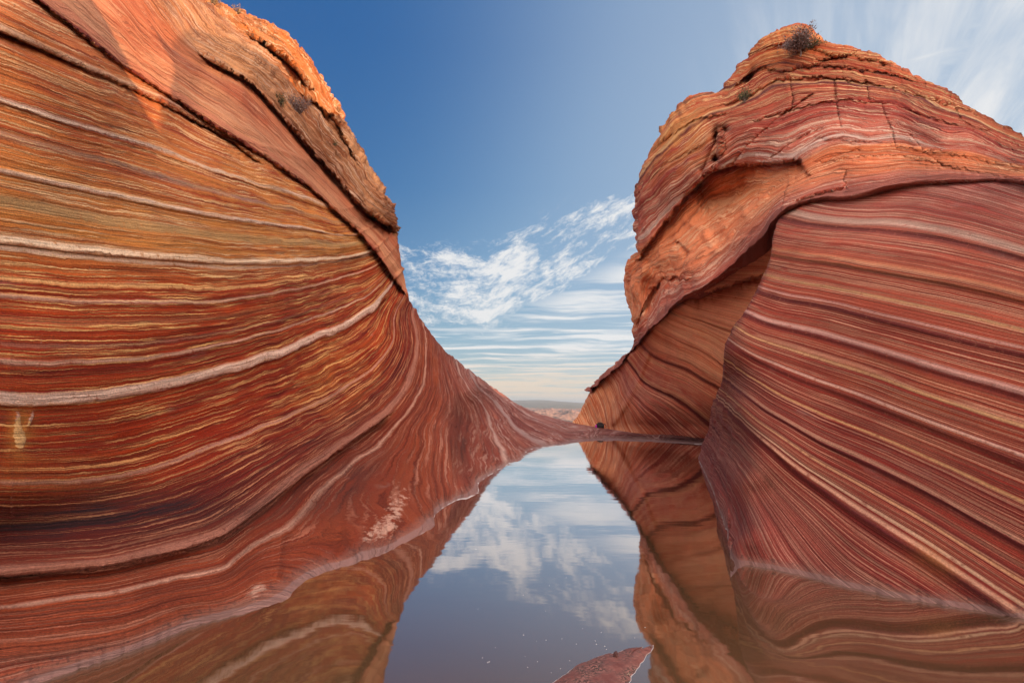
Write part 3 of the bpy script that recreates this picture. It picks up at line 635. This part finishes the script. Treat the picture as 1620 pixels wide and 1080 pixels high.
# ------------------------------------------------------------------ RIGHT ROCK: cap
B_pairs = [(935, 618, 931, 622), (955, 601, 947, 602), (985, 574, 975, 574), (1010, 547, 1006, 541), (1024, 528, 1002, 510), (1040, 512, 995, 480), (1058, 494, 988, 450), (1068, 484, 991, 420), (1075, 477, 1010, 396), (1083, 468, 1007, 378), (1095, 461, 1005, 345), (1112, 455, 1006, 306), (1135, 440, 1019, 257), (1160, 420, 1042, 210), (1180, 402, 1066, 175), (1204, 378, 1103, 150), (1225, 350, 1140, 143),
    (1240, 334, 1150, 128), (1256, 324, 1178, 98), (1290, 314, 1212, 58), (1340, 309, 1270, 40), (1370, 303, 1310, 66), (1420, 292, 1385, 88), (1500, 283, 1480, 134), (1560, 284, 1550, 182), (1620, 289, 1624, 216), (1660, 293, 1645, 100), (1800, 304, 1720, -60), (1980, 322, 1980, -120), (2300, 352, 2300, -250), (2800, 400, 2800, -300)]  # crest past the right frame edge raised to block the sun
B_ctrl = [(1240, 334, 9.7), (1340, 309, 8.3), (1450, 289, 7.3), (1620, 289, 5.65), (1980, 322, 4.0), (1200, 382, 11.3), (1160, 428, 12.9), (1110, 462, 14.4), (1075, 485, 16.2), (1040, 514, 18.6), (1010, 549, 22), (985, 574, 24.5), (955, 601, 27), (935, 618, 28.5),
    (990, 460, 23.5), (1004, 350, 21.5), (1017, 252, 20.5), (1040, 203, 20), (1070, 165, 19), (1108, 147, 18.2), (1140, 141, 17.4), (1178, 98, 16.5), (1270, 40, 14.5), (1385, 88, 13), (1500, 145, 11), (1620, 216, 9), (1980, -120, 8.0), (1645, 100, 9.6), (1720, -60, 10.5), (2800, 400, 1.9), (2800, -300, 3.8), (2300, 352, 2.8), (2300, -250, 5.5),
    (1265, 265, 11.2), (1190, 300, 14.0), (1130, 370, 15.8), (1100, 430, 15.4), (1128, 270, 15.8), (1072, 318, 17.8), (1180, 196, 14.6), (1338, 161, 12), (1338, 230, 10.2), (1500, 220, 8.5), (1240, 300, 10.9), (1060, 400, 18), (1030, 470, 20), (1240, 110, 14.2), (1080, 230, 17.6), (1030, 330, 19.8), (1420, 160, 11.2)]
_tB = TPS([(c[0], c[1]) for c in B_ctrl], [1/c[2] for c in B_ctrl], 1e-4)
HOOD = [(1014, 404), (1022, 394), (1035, 376), (1056, 347), (1080, 317), (1102, 291), (1125, 271), (1158, 260), (1204, 260), (1264, 253), (1272, 264)]
_sQ = TPS(*line_pts([(0, [(955, 601), (985, 574), (1010, 549), (1040, 514), (1075, 485), (1110, 462), (1160, 428), (1200, 382), (1240, 334), (1270, 320), (1340, 308), (1420, 291), (1500, 281), (1620, 288), (1900, 312)]),
    (40, [(1250, 305), (1300, 284), (1340, 276), (1420, 268), (1500, 264), (1620, 280)]),
    (130, [(1298, 222), (1378, 223), (1498, 240), (1620, 262), (1900, 280)]), (200, [(1199, 192), (1259, 173), (1338, 161), (1418, 171), (1530, 207), (1620, 240), (1900, 250)]),
    (270, [(1190, 159), (1227, 131), (1298, 127), (1378, 137), (1458, 159), (1540, 188), (1620, 222)]), (330, [(1165, 130), (1200, 105), (1280, 108), (1340, 108), (1420, 124), (1480, 143)]),
    (400, [(1185, 98), (1215, 78), (1270, 72), (1330, 85)]), (450, [(1215, 56), (1270, 42), (1305, 60)]),
    (120, [(1028, 374), (1072, 322), (1128, 274), (1165, 259), (1255, 256)]), (180, [(1015, 330), (1072, 285), (1128, 248), (1180, 205)]), (240, [(1008, 310), (1035, 267), (1091, 222), (1135, 192)]),
    (300, [(1020, 250), (1060, 195), (1110, 165), (1150, 158)]), (340, [(1045, 198), (1080, 162), (1115, 148)]), (60, [(1005, 500), (1000, 450), (1040, 420), (1100, 380), (1180, 340), (1225, 305)]), (25, [(1110, 445), (1160, 405), (1200, 360)])]), 2e-3)
CRACKS = [[(1160, 258), (1200, 215), (1235, 185), (1285, 150)], [(1320, 128), (1322, 160), (1330, 200)], [(1395, 170), (1410, 205), (1418, 235)], [(1440, 215), (1460, 240), (1490, 262)], [(1220, 250), (1262, 222), (1300, 205)], [(1250, 130), (1256, 158), (1250, 178)], [(1370, 128), (1374, 160)],
          [(1340, 300), (1334, 285), (1340, 272)], [(1500, 150), (1520, 190), (1545, 205), (1580, 210)], [(1290, 258), (1330, 246), (1360, 238)], [(1535, 290), (1545, 330)], [(1140, 200), (1150, 240)]]
def depthB(px, py):
    Y = 1/np.clip(_tB(px, py), 1/45, 1/2)
    r = lip(px, py, HOOD[5:], 0.085, 32, 2, 14, 4)+lip(px, py, HOOD[:6], 0.045, 26, 2, 14, 5)
    r = r-lip(px, py, [(1078, 470), (1082, 440), (1092, 418), (1120, 398), (1190, 372)], 0.018, 14, 2, 10, 3)
    r = r+lip(px, py, [(1140, 205), (1128, 235), (1115, 270)], 0.03, 8, 2, 8, 3)
    # alcove bowl, hollows and windows
    r = r+0.085*blob(px, py, 1165, 312, 60, 34, -0.35)-ridge(px, py, [(1070, 400), (1110, 372), (1160, 352), (1210, 318)], 0.014, 9)-ridge(px, py, [(1085, 350), (1110, 360), (1130, 395)], 0.012, 7)+0.02*blob(px, py, 1230, 285, 26, 16, -.5)+0.06*blob(px, py, 1052, 440, 24, 50, 0.35)-ridge(px, py, [(1012, 402), (1016, 430), (1011, 460), (1016, 500)], 0.025, 8)-ridge(px, py, [(1110, 300), (1135, 330), (1150, 370)], 0.012, 10)-ridge(px, py, [(1160, 270), (1165, 310), (1180, 340)], 0.010, 7)+0.05*blob(px, py, 1148, 206, 6, 6)+0.05*blob(px, py, 1133, 253, 7, 7)+0.05*blob(px, py, 1133, 222, 5, 16)+0.035*blob(px, py, 1186, 123, 6, 14, 0.5)
    r = r-ridge(px, py, [(1141, 205), (1140, 240)], 0.02, 4, 6)
    r = r+lip(px, py, [(1075, 385), (1090, 400), (1080, 430)], 0.03, 10, 2, 10, 4)+lip(px, py, [(1012, 500), (1030, 462), (1050, 440), (1085, 440)], 0.03, 14, 2, 10, 6)
    r = r+lip(px, py, [(1262, 318), (1300, 306), (1332, 300), (1340, 290)], 0.02, 8, 1.5, 8, 2)
    for poly, a, w_ in (([(1150, 165), (1190, 150), (1227, 127), (1298, 122), (1378, 133), (1458, 154), (1540, 180)], .018, 9), ([(1170, 130), (1200, 108), (1240, 112), (1300, 104), (1340, 108), (1400, 116), (1470, 136)], .020, 9),
                     ([(1200, 190), (1259, 171), (1338, 158), (1418, 168), (1530, 204), (1600, 235)], .016, 12), ([(1300, 258), (1420, 246), (1500, 262), (1620, 288)], .014, 8), ([(1300, 95), (1340, 88), (1400, 100)], .03, 8), ([(1290, 80), (1330, 92), (1350, 84)], .02, 6),
                     ([(1030, 240), (1060, 215), (1100, 190), (1150, 180)], .014, 10), ([(1015, 300), (1050, 262), (1100, 235)], .012, 9), ([(1190, 85), (1230, 70), (1280, 72)], .014, 8), ([(1300, 220), (1378, 226), (1498, 245), (1620, 268)], .010, 8)):
        r = r+lip(px, py, poly, a*.8, w_, 2, 20, 4)
    for c in CRACKS: r = r+ridge(px, py+2.0*pn(px/7, py/7, 0*px, 88), c, 0.010, 1.6, 6)
    return Y*(1+r)
def dispB(px, py, P, Y):
    s = _sQ(px, py)+5*fbm(P[..., 0]*.5, P[..., 1]*.5, P[..., 2]*.5, 3, 25)
    al = blob(px, py, 1150, 360, 110, 70, -0.7)
    D = Y*strata_amp(s*1.4, P*.6, 0.0042, 0.0022)*(1-0.7*al)
    D = D+Y*0.0055*fbm(P[..., 0]*.55, P[..., 1]*.55, P[..., 2]*.55, 5, 58, 0.55)
    D = D+Y*0.006*blob(px, py, 1025, 450, 40, 80)*fbm(P[..., 0]*1.4, P[..., 1]*1.4, P[..., 2]*.8, 4, 59)
    edge = sstep(-s, -16, -2)*sstep(-px, -1240, -1200)
    D = D+Y*0.0035*edge*(0.6+fbm(P[..., 0]*2.0, P[..., 1]*2.0, P[..., 2]*2.0, 3, 60))
    return D
PB, BX, BY = relief(B_pairs, 900, 420, depthB, rough=3.2, roll=(26, 0.07), disp=dispB,
    lat=lambda q: 0.8*(1-sstep(q, 1150, 1290))-.9*sstep(q, 1330, 1450)*(1-sstep(q, 1600, 1640)),
    top_skirt=[(.3, .03), (.9, .15), (2, .6), (4, 2.0), (8, 5), (12, 12), (15, 26)], bot_skirt=[(.10, .0), (.35, -.02), (1.0, -.06), (2.2, -.1)])
right = empty('banded_butte', (9, 13, 0), label='tall right sandstone butte with fine maroon pinstripes below a cracked domed top', category='rock formation')
emit('pinstriped_buttress', PC, dict(strata=_sC(CX, CY)+3*fbm(PC[..., 0]*0.5, PC[..., 1]*0.5, PC[..., 2]*0.5, 3, 15), pale=0.28*blob(CX, CY, 1145, 740, 18, 90)+0.2*blob(CX, CY, 1300, 890, 120, 18, 0.2), ochre=0.15*blob(CX, CY, 1450, 640, 160, 60, 0.35)+0.5*blob(CX, CY, 1480, 890, 40, 20, 0.6), varnish_shade=0.25*blob(CX, CY, 1560, 780, 120, 60, 0.4)), M_butt, right, label='near buttress face with fine pale pinstripes fanning down to the water')
emit('recessed_face', PA, dict(strata=_sR(AX, AY), pale=0*AX, ochre=0.2*blob(AX, AY, 950, 630, 30, 40), varnish_shade=0*AX), M_recess, right, label='orange and maroon face set back between the buttress and the gap')
emit('domed_cap', PB, dict(strata=_sQ(BX, BY)+5*fbm(PB[..., 0]*.5, PB[..., 1]*.5, PB[..., 2]*.5, 3, 25), pale=0*BX, ochre=0.85*blob(BX, BY, 1075, 215, 55, 60, -0.5)+0.4*blob(BX, BY, 1225, 85, 50, 30)+0.25*blob(BX, BY, 1190, 300, 60, 40), varnish_shade=0.9*blob(BX, BY, 1186, 122, 5, 12, 0.5)+0.5*blob(BX, BY, 1330, 105, 60, 14)), M_cap, right, label='cracked domed top with a hooded alcove on its left')

# ------------------------------------------------------------------ simple materials
def simple(name, c1, c2, scale=8, rough=0.8, detail=5, bump=0.3, dist=0.02, spec=0.3, trans=0.0):
    m = bpy.data.materials.new(name); m.use_nodes = True; T = NT(m.node_tree); T.n.clear()
    P = T.node('ShaderNodeTexCoord').outputs['Object']
    n = T.noise(P, scale, detail, 0.62)
    col = T.mix(T.ss(n, 0.32, 0.68), (*c1, 1), (*c2, 1))
    b = T.node('ShaderNodeBsdfPrincipled'); T.put(b.inputs['Base Color'], col); b.inputs['Roughness'].default_value = rough; b.inputs['Specular IOR Level'].default_value = spec
    if bump:
        bp = T.node('ShaderNodeBump'); bp.inputs['Strength'].default_value = bump; bp.inputs['Distance'].default_value = dist; T.put(bp.inputs['Height'], n); T.l.new(bp.outputs[0], b.inputs['Normal'])
    o = T.node('ShaderNodeOutputMaterial'); T.l.new(b.outputs[0], o.inputs[0]); return m

# ------------------------------------------------------------------ water
def water_mat():
    m = bpy.data.materials.new('silty_pond_water'); m.use_nodes = True; T = NT(m.node_tree); T.n.clear()
    P = T.node('ShaderNodeNewGeometry').outputs['Position']
    n1 = T.noise(T.vm('MULTIPLY', P, (0.8, 2.0, 1)), 1.0, 3.0, 0.5); n2 = T.noise(T.vm('MULTIPLY', P, (9, 16, 1)), 1.0, 2.0, 0.5)
    h = T.m('ADD', n1, T.m('MULTIPLY', n2, 0.035))
    bp = T.node('ShaderNodeBump'); bp.inputs['Strength'].default_value = 0.10; bp.inputs['Distance'].default_value = 0.02; T.put(bp.inputs['Height'], h)
    dif = T.node('ShaderNodeBsdfDiffuse'); T.put(dif.inputs[0], T.mix(T.noise(P, 0.7, 4.0, 0.6), (0.088, 0.050, 0.024, 1), (0.110, 0.062, 0.031, 1)))
    gl = T.node('ShaderNodeBsdfGlossy'); gl.inputs[0].default_value = (0.93, 0.90, 0.90, 1); gl.inputs['Roughness'].default_value = 0.035
    T.l.new(bp.outputs[0], gl.inputs['Normal'])
    lw = T.node('ShaderNodeLayerWeight'); lw.inputs[0].default_value = 0.5
    f = T.lin(lw.outputs['Facing'], 0.5, 0.86, 0.17, 0.95)
    mx = T.node('ShaderNodeMixShader'); T.put(mx.inputs[0], f); T.l.new(dif.outputs[0], mx.inputs[1]); T.l.new(gl.outputs[0], mx.inputs[2])
    o = T.node('ShaderNodeOutputMaterial'); T.l.new(mx.outputs[0], o.inputs[0]); return m
outl = [(-4.5, -6), (4.8, -6), (4.8, 3.2), (3.6, 5.5), (5.4, 11.5), (7.2, 14.5), (9.3, 18.5), (8.6, 21.2), (4.5, 21.8), (1.6, 20.0), (-0.2, 16.5), (-1.4, 10), (-1.9, 6.5), (-3.2, 4.2)]
mesh_obj('water', [(x, y, 0.0) for x, y in outl], [tuple(range(len(outl)))], water_mat(), smooth=False, kind='structure')
bed = simple('pond_silt', (.12, .06, .03), (.2, .1, .05))
mesh_obj('pond_bed', [(-8, -9, -1.6), (12, -9, -1.6), (12, 24, -1.6), (-8, 24, -1.6)], [(0, 1, 2, 3)], bed, smooth=False, kind='structure')


# ------------------------------------------------------------------ far country
def terrain():
    ys = np.geomspace(36, 14000, 330)[:, None]; a = np.linspace(-1.6, 1.9, 420)[None]
    # finer towards the gap in view
    a = np.concatenate([np.linspace(-1.6, -0.1, 60), np.linspace(-0.09, 0.25, 300), np.linspace(0.26, 1.9, 60)])[None]
    X = a*ys; Y = ys+0*a
    z = -9-3*sstep(ys, 60, 600)+0*a
    rug = np.abs(fbm(X/60, Y/60, 0*X, 6, 3, 0.6))
    m = sstep(Y, 150, 260)*sstep(-Y, -1500, -900)
    z = z+m*(rug*8+3*fbm(X/160, Y/160, 0*X, 3, 8))
    hill = sstep(Y, 1500, 3600)
    z = z+hill*(20+13*sstep(-a, -0.2, -0.06)+6*fbm(X/500, Y/500, 0*X, 5, 12))
    z = z+sstep(Y, 3500, 3800)*(10*sstep(-a, -0.13, -0.05)+4)
    P = np.stack([X, Y, z], -1)
    m = bpy.data.materials.new('far_country'); m.use_nodes = True; T = NT(m.node_tree); T.n.clear()
    Pn = T.node('ShaderNodeNewGeometry').outputs['Position']; y = T.sep(Pn)[1]
    n = T.noise(T.vm('SCALE', Pn, 0.02), 1.0, 8.0, 0.65); n2 = T.noise(T.vm('SCALE', Pn, 0.11), 1.0, 6.0, 0.6)
    red = T.mix(T.ss(n2, .35, .6), (.09, .08, .075, 1), (.34, .20, .15, 1))
    scrub = T.mix(T.ss(n, .35, .65), (.05, .06, .05, 1), (.13, .12, .09, 1))
    col = T.mix(T.ss(y, 1300, 1900), red, scrub)
    b = T.node('ShaderNodeBsdfPrincipled'); T.put(b.inputs['Base Color'], col); b.inputs['Roughness'].default_value = 0.95
    o = T.node('ShaderNodeOutputMaterial'); T.l.new(b.outputs[0], o.inputs[0])
    mesh_obj('hills', P.reshape(-1, 3), grid_faces(P.shape[0], P.shape[1]).reshape(-1, 4), m, kind='structure')
terrain()
R = 16000
mesh_obj('ground', [(-R, -R, -16), (R, -R, -16), (R, R, -16), (-R, R, -16)], [(0, 1, 2, 3)], simple('desert_ground', (.26, .13, .08), (.40, .24, .16), 0.02), smooth=False, kind='structure')

# ------------------------------------------------------------------ low rock tongue in the water by the camera
def spit():
    out = np.array([(790, 1120), (865, 1080), (912, 1050), (958, 1031), (1000, 1022), (1020, 1020), (1013, 1027), (1038, 1016), (1036, 1026), (1026, 1034), (1022, 1042), (1012, 1058), (1000, 1078), (985, 1100), (960, 1135), (900, 1160), (830, 1150)], float)
    Yw = water_Y(out[:, 0], out[:, 1]); W = world(out[:, 0], out[:, 1], Yw)[:, :2]
    c = W.mean(0)
    t = np.linspace(0, 1, 400, endpoint=False); n = len(W)
    k = t*n; i = k.astype(int); f = (k-i)[:, None]
    ring = W[i % n]*(1-f)+W[(i+1) % n]*f
    rr = np.linspace(0, 1, 60)
    rr = 1-(1-rr)**1.6
    pts = [];
    for r in rr[::-1]:
        p = c+(ring-c)*r
        p = p+0.006*np.stack([fbm(p[:, 0]*9, p[:, 1]*9, 0*p[:, 0], 3, 2), fbm(p[:, 0]*9, p[:, 1]*9, 4+0*p[:, 0], 3, 2)], -1)
        z = -0.006+0.036*(1-r**2.5)+0.012*fbm(p[:, 0]*7, p[:, 1]*7, 0*p[:, 0], 5, 6)*(1-r**6)
        pts.append(np.column_stack([p, z]))
    P = np.stack([np.column_stack([ring+(ring-c)*.05, np.full(len(ring), -0.15)])]+pts, 0)
    P = np.concatenate([P, P[:, :1]], 1)
    m = bpy.data.materials.new('weathered_red_rock'); m.use_nodes = True; T = NT(m.node_tree); T.n.clear()
    Q = T.node('ShaderNodeNewGeometry').outputs['Position']
    n1 = T.noise(Q, 7, 6, .65); n2 = T.noise(T.vm('MULTIPLY', Q, (60, 110, 60)), 1, 3, .6); z = T.sep(Q)[2]
    col = T.mix(T.ss(n1, .35, .62), (.15, .045, .036, 1), (.25, .11, .09, 1))
    col = T.mix(T.m('MULTIPLY', T.ss(n1, .42, .56), T.ss(n2, .46, .54)), col, (.035, .016, .014, 1))
    col = T.mix(T.m('MULTIPLY', T.ss(n1, .5, .6), T.ss(n2, .64, .68)), col, (.5, .36, .25, 1))
    col = T.mix(T.ss(z, .002, .0005), col, (.45, .42, .42, 1))
    b = T.node('ShaderNodeBsdfPrincipled'); T.put(b.inputs['Base Color'], col); b.inputs['Roughness'].default_value = .7
    bp = T.node('ShaderNodeBump'); bp.inputs['Strength'].default_value = .8; bp.inputs['Distance'].default_value = .01; T.put(bp.inputs['Height'], T.m('ADD', n1, T.m('MULTIPLY', n2, .5))); T.l.new(bp.outputs[0], b.inputs['Normal'])
    o = T.node('ShaderNodeOutputMaterial'); T.l.new(b.outputs[0], o.inputs[0])
    ob = mesh_obj('rock_tongue', P.reshape(-1, 3), grid_faces(P.shape[0], P.shape[1]).reshape(-1, 4), m, label='low dark red tongue of pebbly rock rising from the near end of the pond', category='rock')
    import bmesh
    sx, sy = 974, 1037
    base = world(np.float64(sx), np.float64(sy), water_Y(sx, sy, .028))
    bm = bmesh.new(); bmesh.ops.create_icosphere(bm, subdivisions=4, radius=1)
    for v in bm.verts:
        co = np.array(v.co); k = 1+0.25*float(pn(co[0]*1.7, co[1]*1.7, co[2]*1.7, 4))
        v.co = Vector((co[0]*.014*k, co[1]*.011*k, (co[2]+.5)*.020*k*(1-.25*abs(co[0]))))
    V = np.array([v.co[:] for v in bm.verts]); F = [tuple(v.index for v in f.verts) for f in bm.faces]; bm.free()
    s = mesh_obj('stone', V, F, simple('dark_stone', (.05, .02, .02), (.10, .04, .035), 60), label='small dark upright stone sitting on the low red rock tongue', category='stone')
    s.location = base.tolist()
spit()

# ------------------------------------------------------------------ tubes, shrubs
def tube(V, F, pts, radii, n=5):
    base = len(V); pts = [Vector(p) for p in pts]
    for i, p in enumerate(pts):
        d = (pts[min(i+1, len(pts)-1)]-pts[max(i-1, 0)]).normalized()
        a = d.cross(Vector((0.3, 0.1, 1))); a = a.normalized() if a.length > 1e-4 else Vector((1, 0, 0)); b = d.cross(a)
        for k in range(n):
            t = 2*math.pi*k/n; V.append(tuple(p+(a*math.cos(t)+b*math.sin(t))*radii[i]))
    for i in range(len(pts)-1):
        for k in range(n):
            F.append((base+i*n+k, base+i*n+(k+1) % n, base+(i+1)*n+(k+1) % n, base+(i+1)*n+k))
M_twig = simple('grey_twig_bark', (.10, .07, .06), (.22, .16, .14), 30, .9, 3, 0)
M_leaf_grey = simple('dry_mauve_leaf', (.14, .10, .10), (.26, .19, .18), 12, .8, 3, 0)
M_leaf_green = simple('olive_leaf', (.05, .06, .025), (.13, .14, .06), 12, .8, 3, 0)
M_leaf_straw = simple('straw_leaf', (.34, .24, .11), (.62, .46, .24), 12, .8, 3, 0)
def shrub(name, loc, w, h, nbr, nleaf, mat, leaf, label, lean=(0, 0), seed=1, trunk=0.25, cat='shrub', grp=None, green=None):
    rnd = random.Random(seed)
    r = empty(name, loc, label=label, category=cat, group=grp)
    V, F, LV, LF, GV, GF = [], [], [], [], [], []
    base = Vector((0, 0, -0.05*h)); fork = Vector((lean[0]*.2, lean[1]*.2, trunk*h))
    if trunk > 0.1: tube(V, F, [base, base.lerp(fork, .5)+Vector((.02*w, 0, 0)), fork], [.035*h, .028*h, .022*h], 6)
    else: fork = base
    for i in range(nbr):
        az = rnd.uniform(0, 2*math.pi); e = rnd.uniform(0.15, 1.0)
        tip = Vector((math.cos(az)*w*.5*math.sqrt(rnd.random())*1.05+lean[0], math.sin(az)*w*.4*math.sqrt(rnd.random())+lean[1], h*(.35+.65*e)))
        tip.z *= 1-.35*((tip.x-lean[0])/(w*.5))**2
        mid = fork.lerp(tip, .5)+Vector((rnd.uniform(-.08, .08)*w, rnd.uniform(-.08, .08)*w, rnd.uniform(-.02, .10)*h))
        tube(V, F, [fork, fork.lerp(mid, .6)+Vector((0, 0, .03*h)), mid, mid.lerp(tip, .5), tip], [.012*h, .010*h, .008*h, .005*h, .002*h], 4)
        for j in range(nleaf):
            t = rnd.uniform(.35, 1.08); p = mid.lerp(tip, max(0, (t-.5)*2)) if t > .5 else fork.lerp(mid, t*2)
            d = Vector((rnd.gauss(0, 1), rnd.gauss(0, 1), rnd.gauss(.4, 1))).normalized()
            L = leaf*rnd.uniform(.6, 1.7); q = p+d*L*rnd.uniform(.3, 2.2); s_ = d.cross(Vector((rnd.gauss(0, 1), rnd.gauss(0, 1), rnd.gauss(0, 1)))).normalized()*L*.22
            tV, tF = (GV, GF) if (green and tip.x > green*w*.5) else (LV, LF)
            b0 = len(tV); tV += [tuple(q-s_), tuple(q+d*L*.5-s_*1.3), tuple(q+d*L), tuple(q+s_)]; tF.append((b0, b0+1, b0+2, b0+3))
            if rnd.random() < .3: tube(V, F, [p, q], [.0025*h, .0015*h], 3)
    mesh_obj('branches', V, F, M_twig, None).parent = r
    mesh_obj('foliage', LV, LF, mat, None, smooth=False).parent = r
    if GV: mesh_obj('foliage', GV, GF, M_leaf_green, None, smooth=False, label='greener foliage on the right side').parent = r
    return r
def surf(P, PX, PY, px, py):
    d = (PX-px)**2+(PY-py)**2; d[-7:] = 1e9
    i = np.unravel_index(np.argmin(d), d.shape); return Vector(P[i].tolist())
shrub('shrub', surf(PB, BX, BY, 1266, 92), 1.25, .74, 80, 42, M_leaf_grey, .042, 'large bare grey shrub on the summit of the right rock', lean=(.02, -.1), seed=5, trunk=.28, green=.42)
shrub('shrub', surf(PB, BX, BY, 1180, 163), .48, .50, 30, 26, M_leaf_green, .035, 'small green shrub in the notch left of the right summit', seed=8, trunk=.05)
shrub('shrub', surf(PL, LX, LY, 338, 8), .42, .26, 26, 16, M_leaf_straw, .03, 'straw-coloured tuft highest on the left dome, at the top edge of the photo', seed=9, trunk=0)
shrub('shrub', surf(PL, LX, LY, 374, 22), .45, .24, 26, 16, M_leaf_straw, .03, 'straw-coloured tuft on the rim of the left dome, just right of the highest tuft', seed=10, trunk=0)
shrub('shrub', surf(PL, LX, LY, 534, 177), .26, .26, 18, 12, M_leaf_straw, .03, 'tiny pale tuft sticking out at the right end of the sunlit dome', lean=(.1, 0), seed=11, trunk=0)
shrub('shrub', surf(PL, LX, LY, 468, 184), .62, .48, 40, 22, M_leaf_grey, .035, 'grey scraggly shrub on the ledges below the sunlit left dome', lean=(.03, -.15), seed=12, trunk=.05)
shrub('shrub', surf(PL, LX, LY, 444, 168), .34, .32, 22, 20, M_leaf_green, .03, 'small olive shrub on the left ledges, just left of the grey one', lean=(0, -.1), seed=13, trunk=.05)
shrub('shrub', surf(PL, LX, LY, 529, 232), .2, .18, 12, 14, M_leaf_green, .025, 'tiny dark tuft on the left ledges near the skyline, lowest of the left tufts', lean=(0, -.05), seed=14, trunk=0)

# ------------------------------------------------------------------ backpack on the saddle
def backpack():
    import bmesh
    Y = 27.0; p = at(949, 676.0, Y)
    r = empty('backpack', p, label='black backpack with a magenta side lying on the rock saddle between pond and gap', category='backpack')
    blk = simple('black_nylon', (.012, .012, .014), (.03, .028, .03), 40, .7); mag = simple('magenta_nylon', (.45, .02, .35), (.6, .04, .45), 40, .6); grey = simple('grey_buckle', (.08, .08, .085), (.12, .12, .12), 40, .5)
    def bx(name, c, s, mat, bev=.05, parent=r, rot=0):
        bm = bmesh.new(); bmesh.ops.create_cube(bm, size=1)
        bmesh.ops.scale(bm, vec=s, verts=bm.verts); bmesh.ops.bevel(bm, geom=bm.edges[:], offset=min(bev, min(s)*.45), segments=4, affect='EDGES', profile=.6)
        bmesh.ops.rotate(bm, cent=(0, 0, 0), matrix=Matrix.Rotation(rot, 3, 'Y'), verts=bm.verts); bmesh.ops.translate(bm, vec=c, verts=bm.verts)
        V = np.array([v.co[:] for v in bm.verts]); V = V+.008*np.stack([pn(V[:, 0]*9, V[:, 1]*9, V[:, 2]*9, q) for q in (1, 2, 3)], -1)
        F = [tuple(v.index for v in f.verts) for f in bm.faces]; bm.free()
        o = mesh_obj(name, V, F, mat); o.parent = parent; return o
    body = bx('body', (0.02, 0, .10), (.42, .30, .24), blk, .09, rot=.08)
    bx('top_pocket', (0.03, -.02, .235), (.26, .22, .07), blk, .03, rot=.05)
    bx('side_panel', (-.215, -.02, .07), (.06, .24, .15), mag, .025)
    bx('front_pocket', (.05, -.165, .08), (.26, .06, .14), blk, .028)
    V, F = [], []; tube(V, F, [(.18, -.05, .17), (.25, -.08, .20), (.31, -.09, .13), (.34, -.08, .06), (.30, -.06, .01)], [.02]*5, 6)
    mesh_obj('shoulder_strap', V, F, blk).parent = r
    V, F = [], []; tube(V, F, [(-.03, -.02, .26), (0, -.02, .30), (.05, -.02, .30), (.08, -.02, .26)], [.01]*4, 6)
    mesh_obj('handle', V, F, grey).parent = r
backpack()

# ------------------------------------------------------------------ foam flecks
def flecks():
    rnd = random.Random(3); V, F = [], []
    for i in range(42):
        if i < 28: px, py = rnd.gauss(905, 70), rnd.uniform(985, 1075)
        else:
            px, py = rnd.uniform(660, 1010), rnd.uniform(740, 1075)
        Y = float(water_Y(px, py)); c = world(np.float64(px), np.float64(py), Y)
        r = rnd.uniform(.0010, .0030)*(1.8 if rnd.random() < .1 else 1); b0 = len(V); n = 7; a0 = rnd.uniform(0, 6)
        for k in range(n):
            q = r*rnd.uniform(.6, 1.3); V.append((c[0]+q*math.cos(a0+k*6.283/n)*1.4, c[1]+q*math.sin(a0+k*6.283/n), .0012))
        V.append((c[0], c[1], .003))
        for k in range(n): F.append((b0+k, b0+(k+1) % n, b0+n))
    mesh_obj('foam', V, F, simple('white_foam', (.6, .6, .62), (.8, .8, .82), 50, .6, 2, 0), kind='stuff')
flecks()
print('tri', sum(len(o.data.polygons) for o in bpy.data.objects if o.type == 'MESH'))

# ------------------------------------------------------------------ air
def haze():
    V = [(x, y, z) for z in (-17.5, 75) for y in (-16500, 16500) for x in (-16500, 16500)]
    F = [(0, 2, 3, 1), (4, 5, 7, 6), (0, 1, 5, 4), (2, 6, 7, 3), (0, 4, 6, 2), (1, 3, 7, 5)]
    m = bpy.data.materials.new('thin_air'); m.use_nodes = True; T = NT(m.node_tree); T.n.clear()
    v = T.node('ShaderNodeVolumePrincipled'); v.inputs['Color'].default_value = (.62, .74, .86, 1); v.inputs['Density'].default_value = 0.00019; v.inputs['Anisotropy'].default_value = 0.2
    o = T.node('ShaderNodeOutputMaterial'); T.l.new(v.outputs[0], o.inputs['Volume'])
    mesh_obj('haze', V, F, m, smooth=False, kind='stuff')
haze()
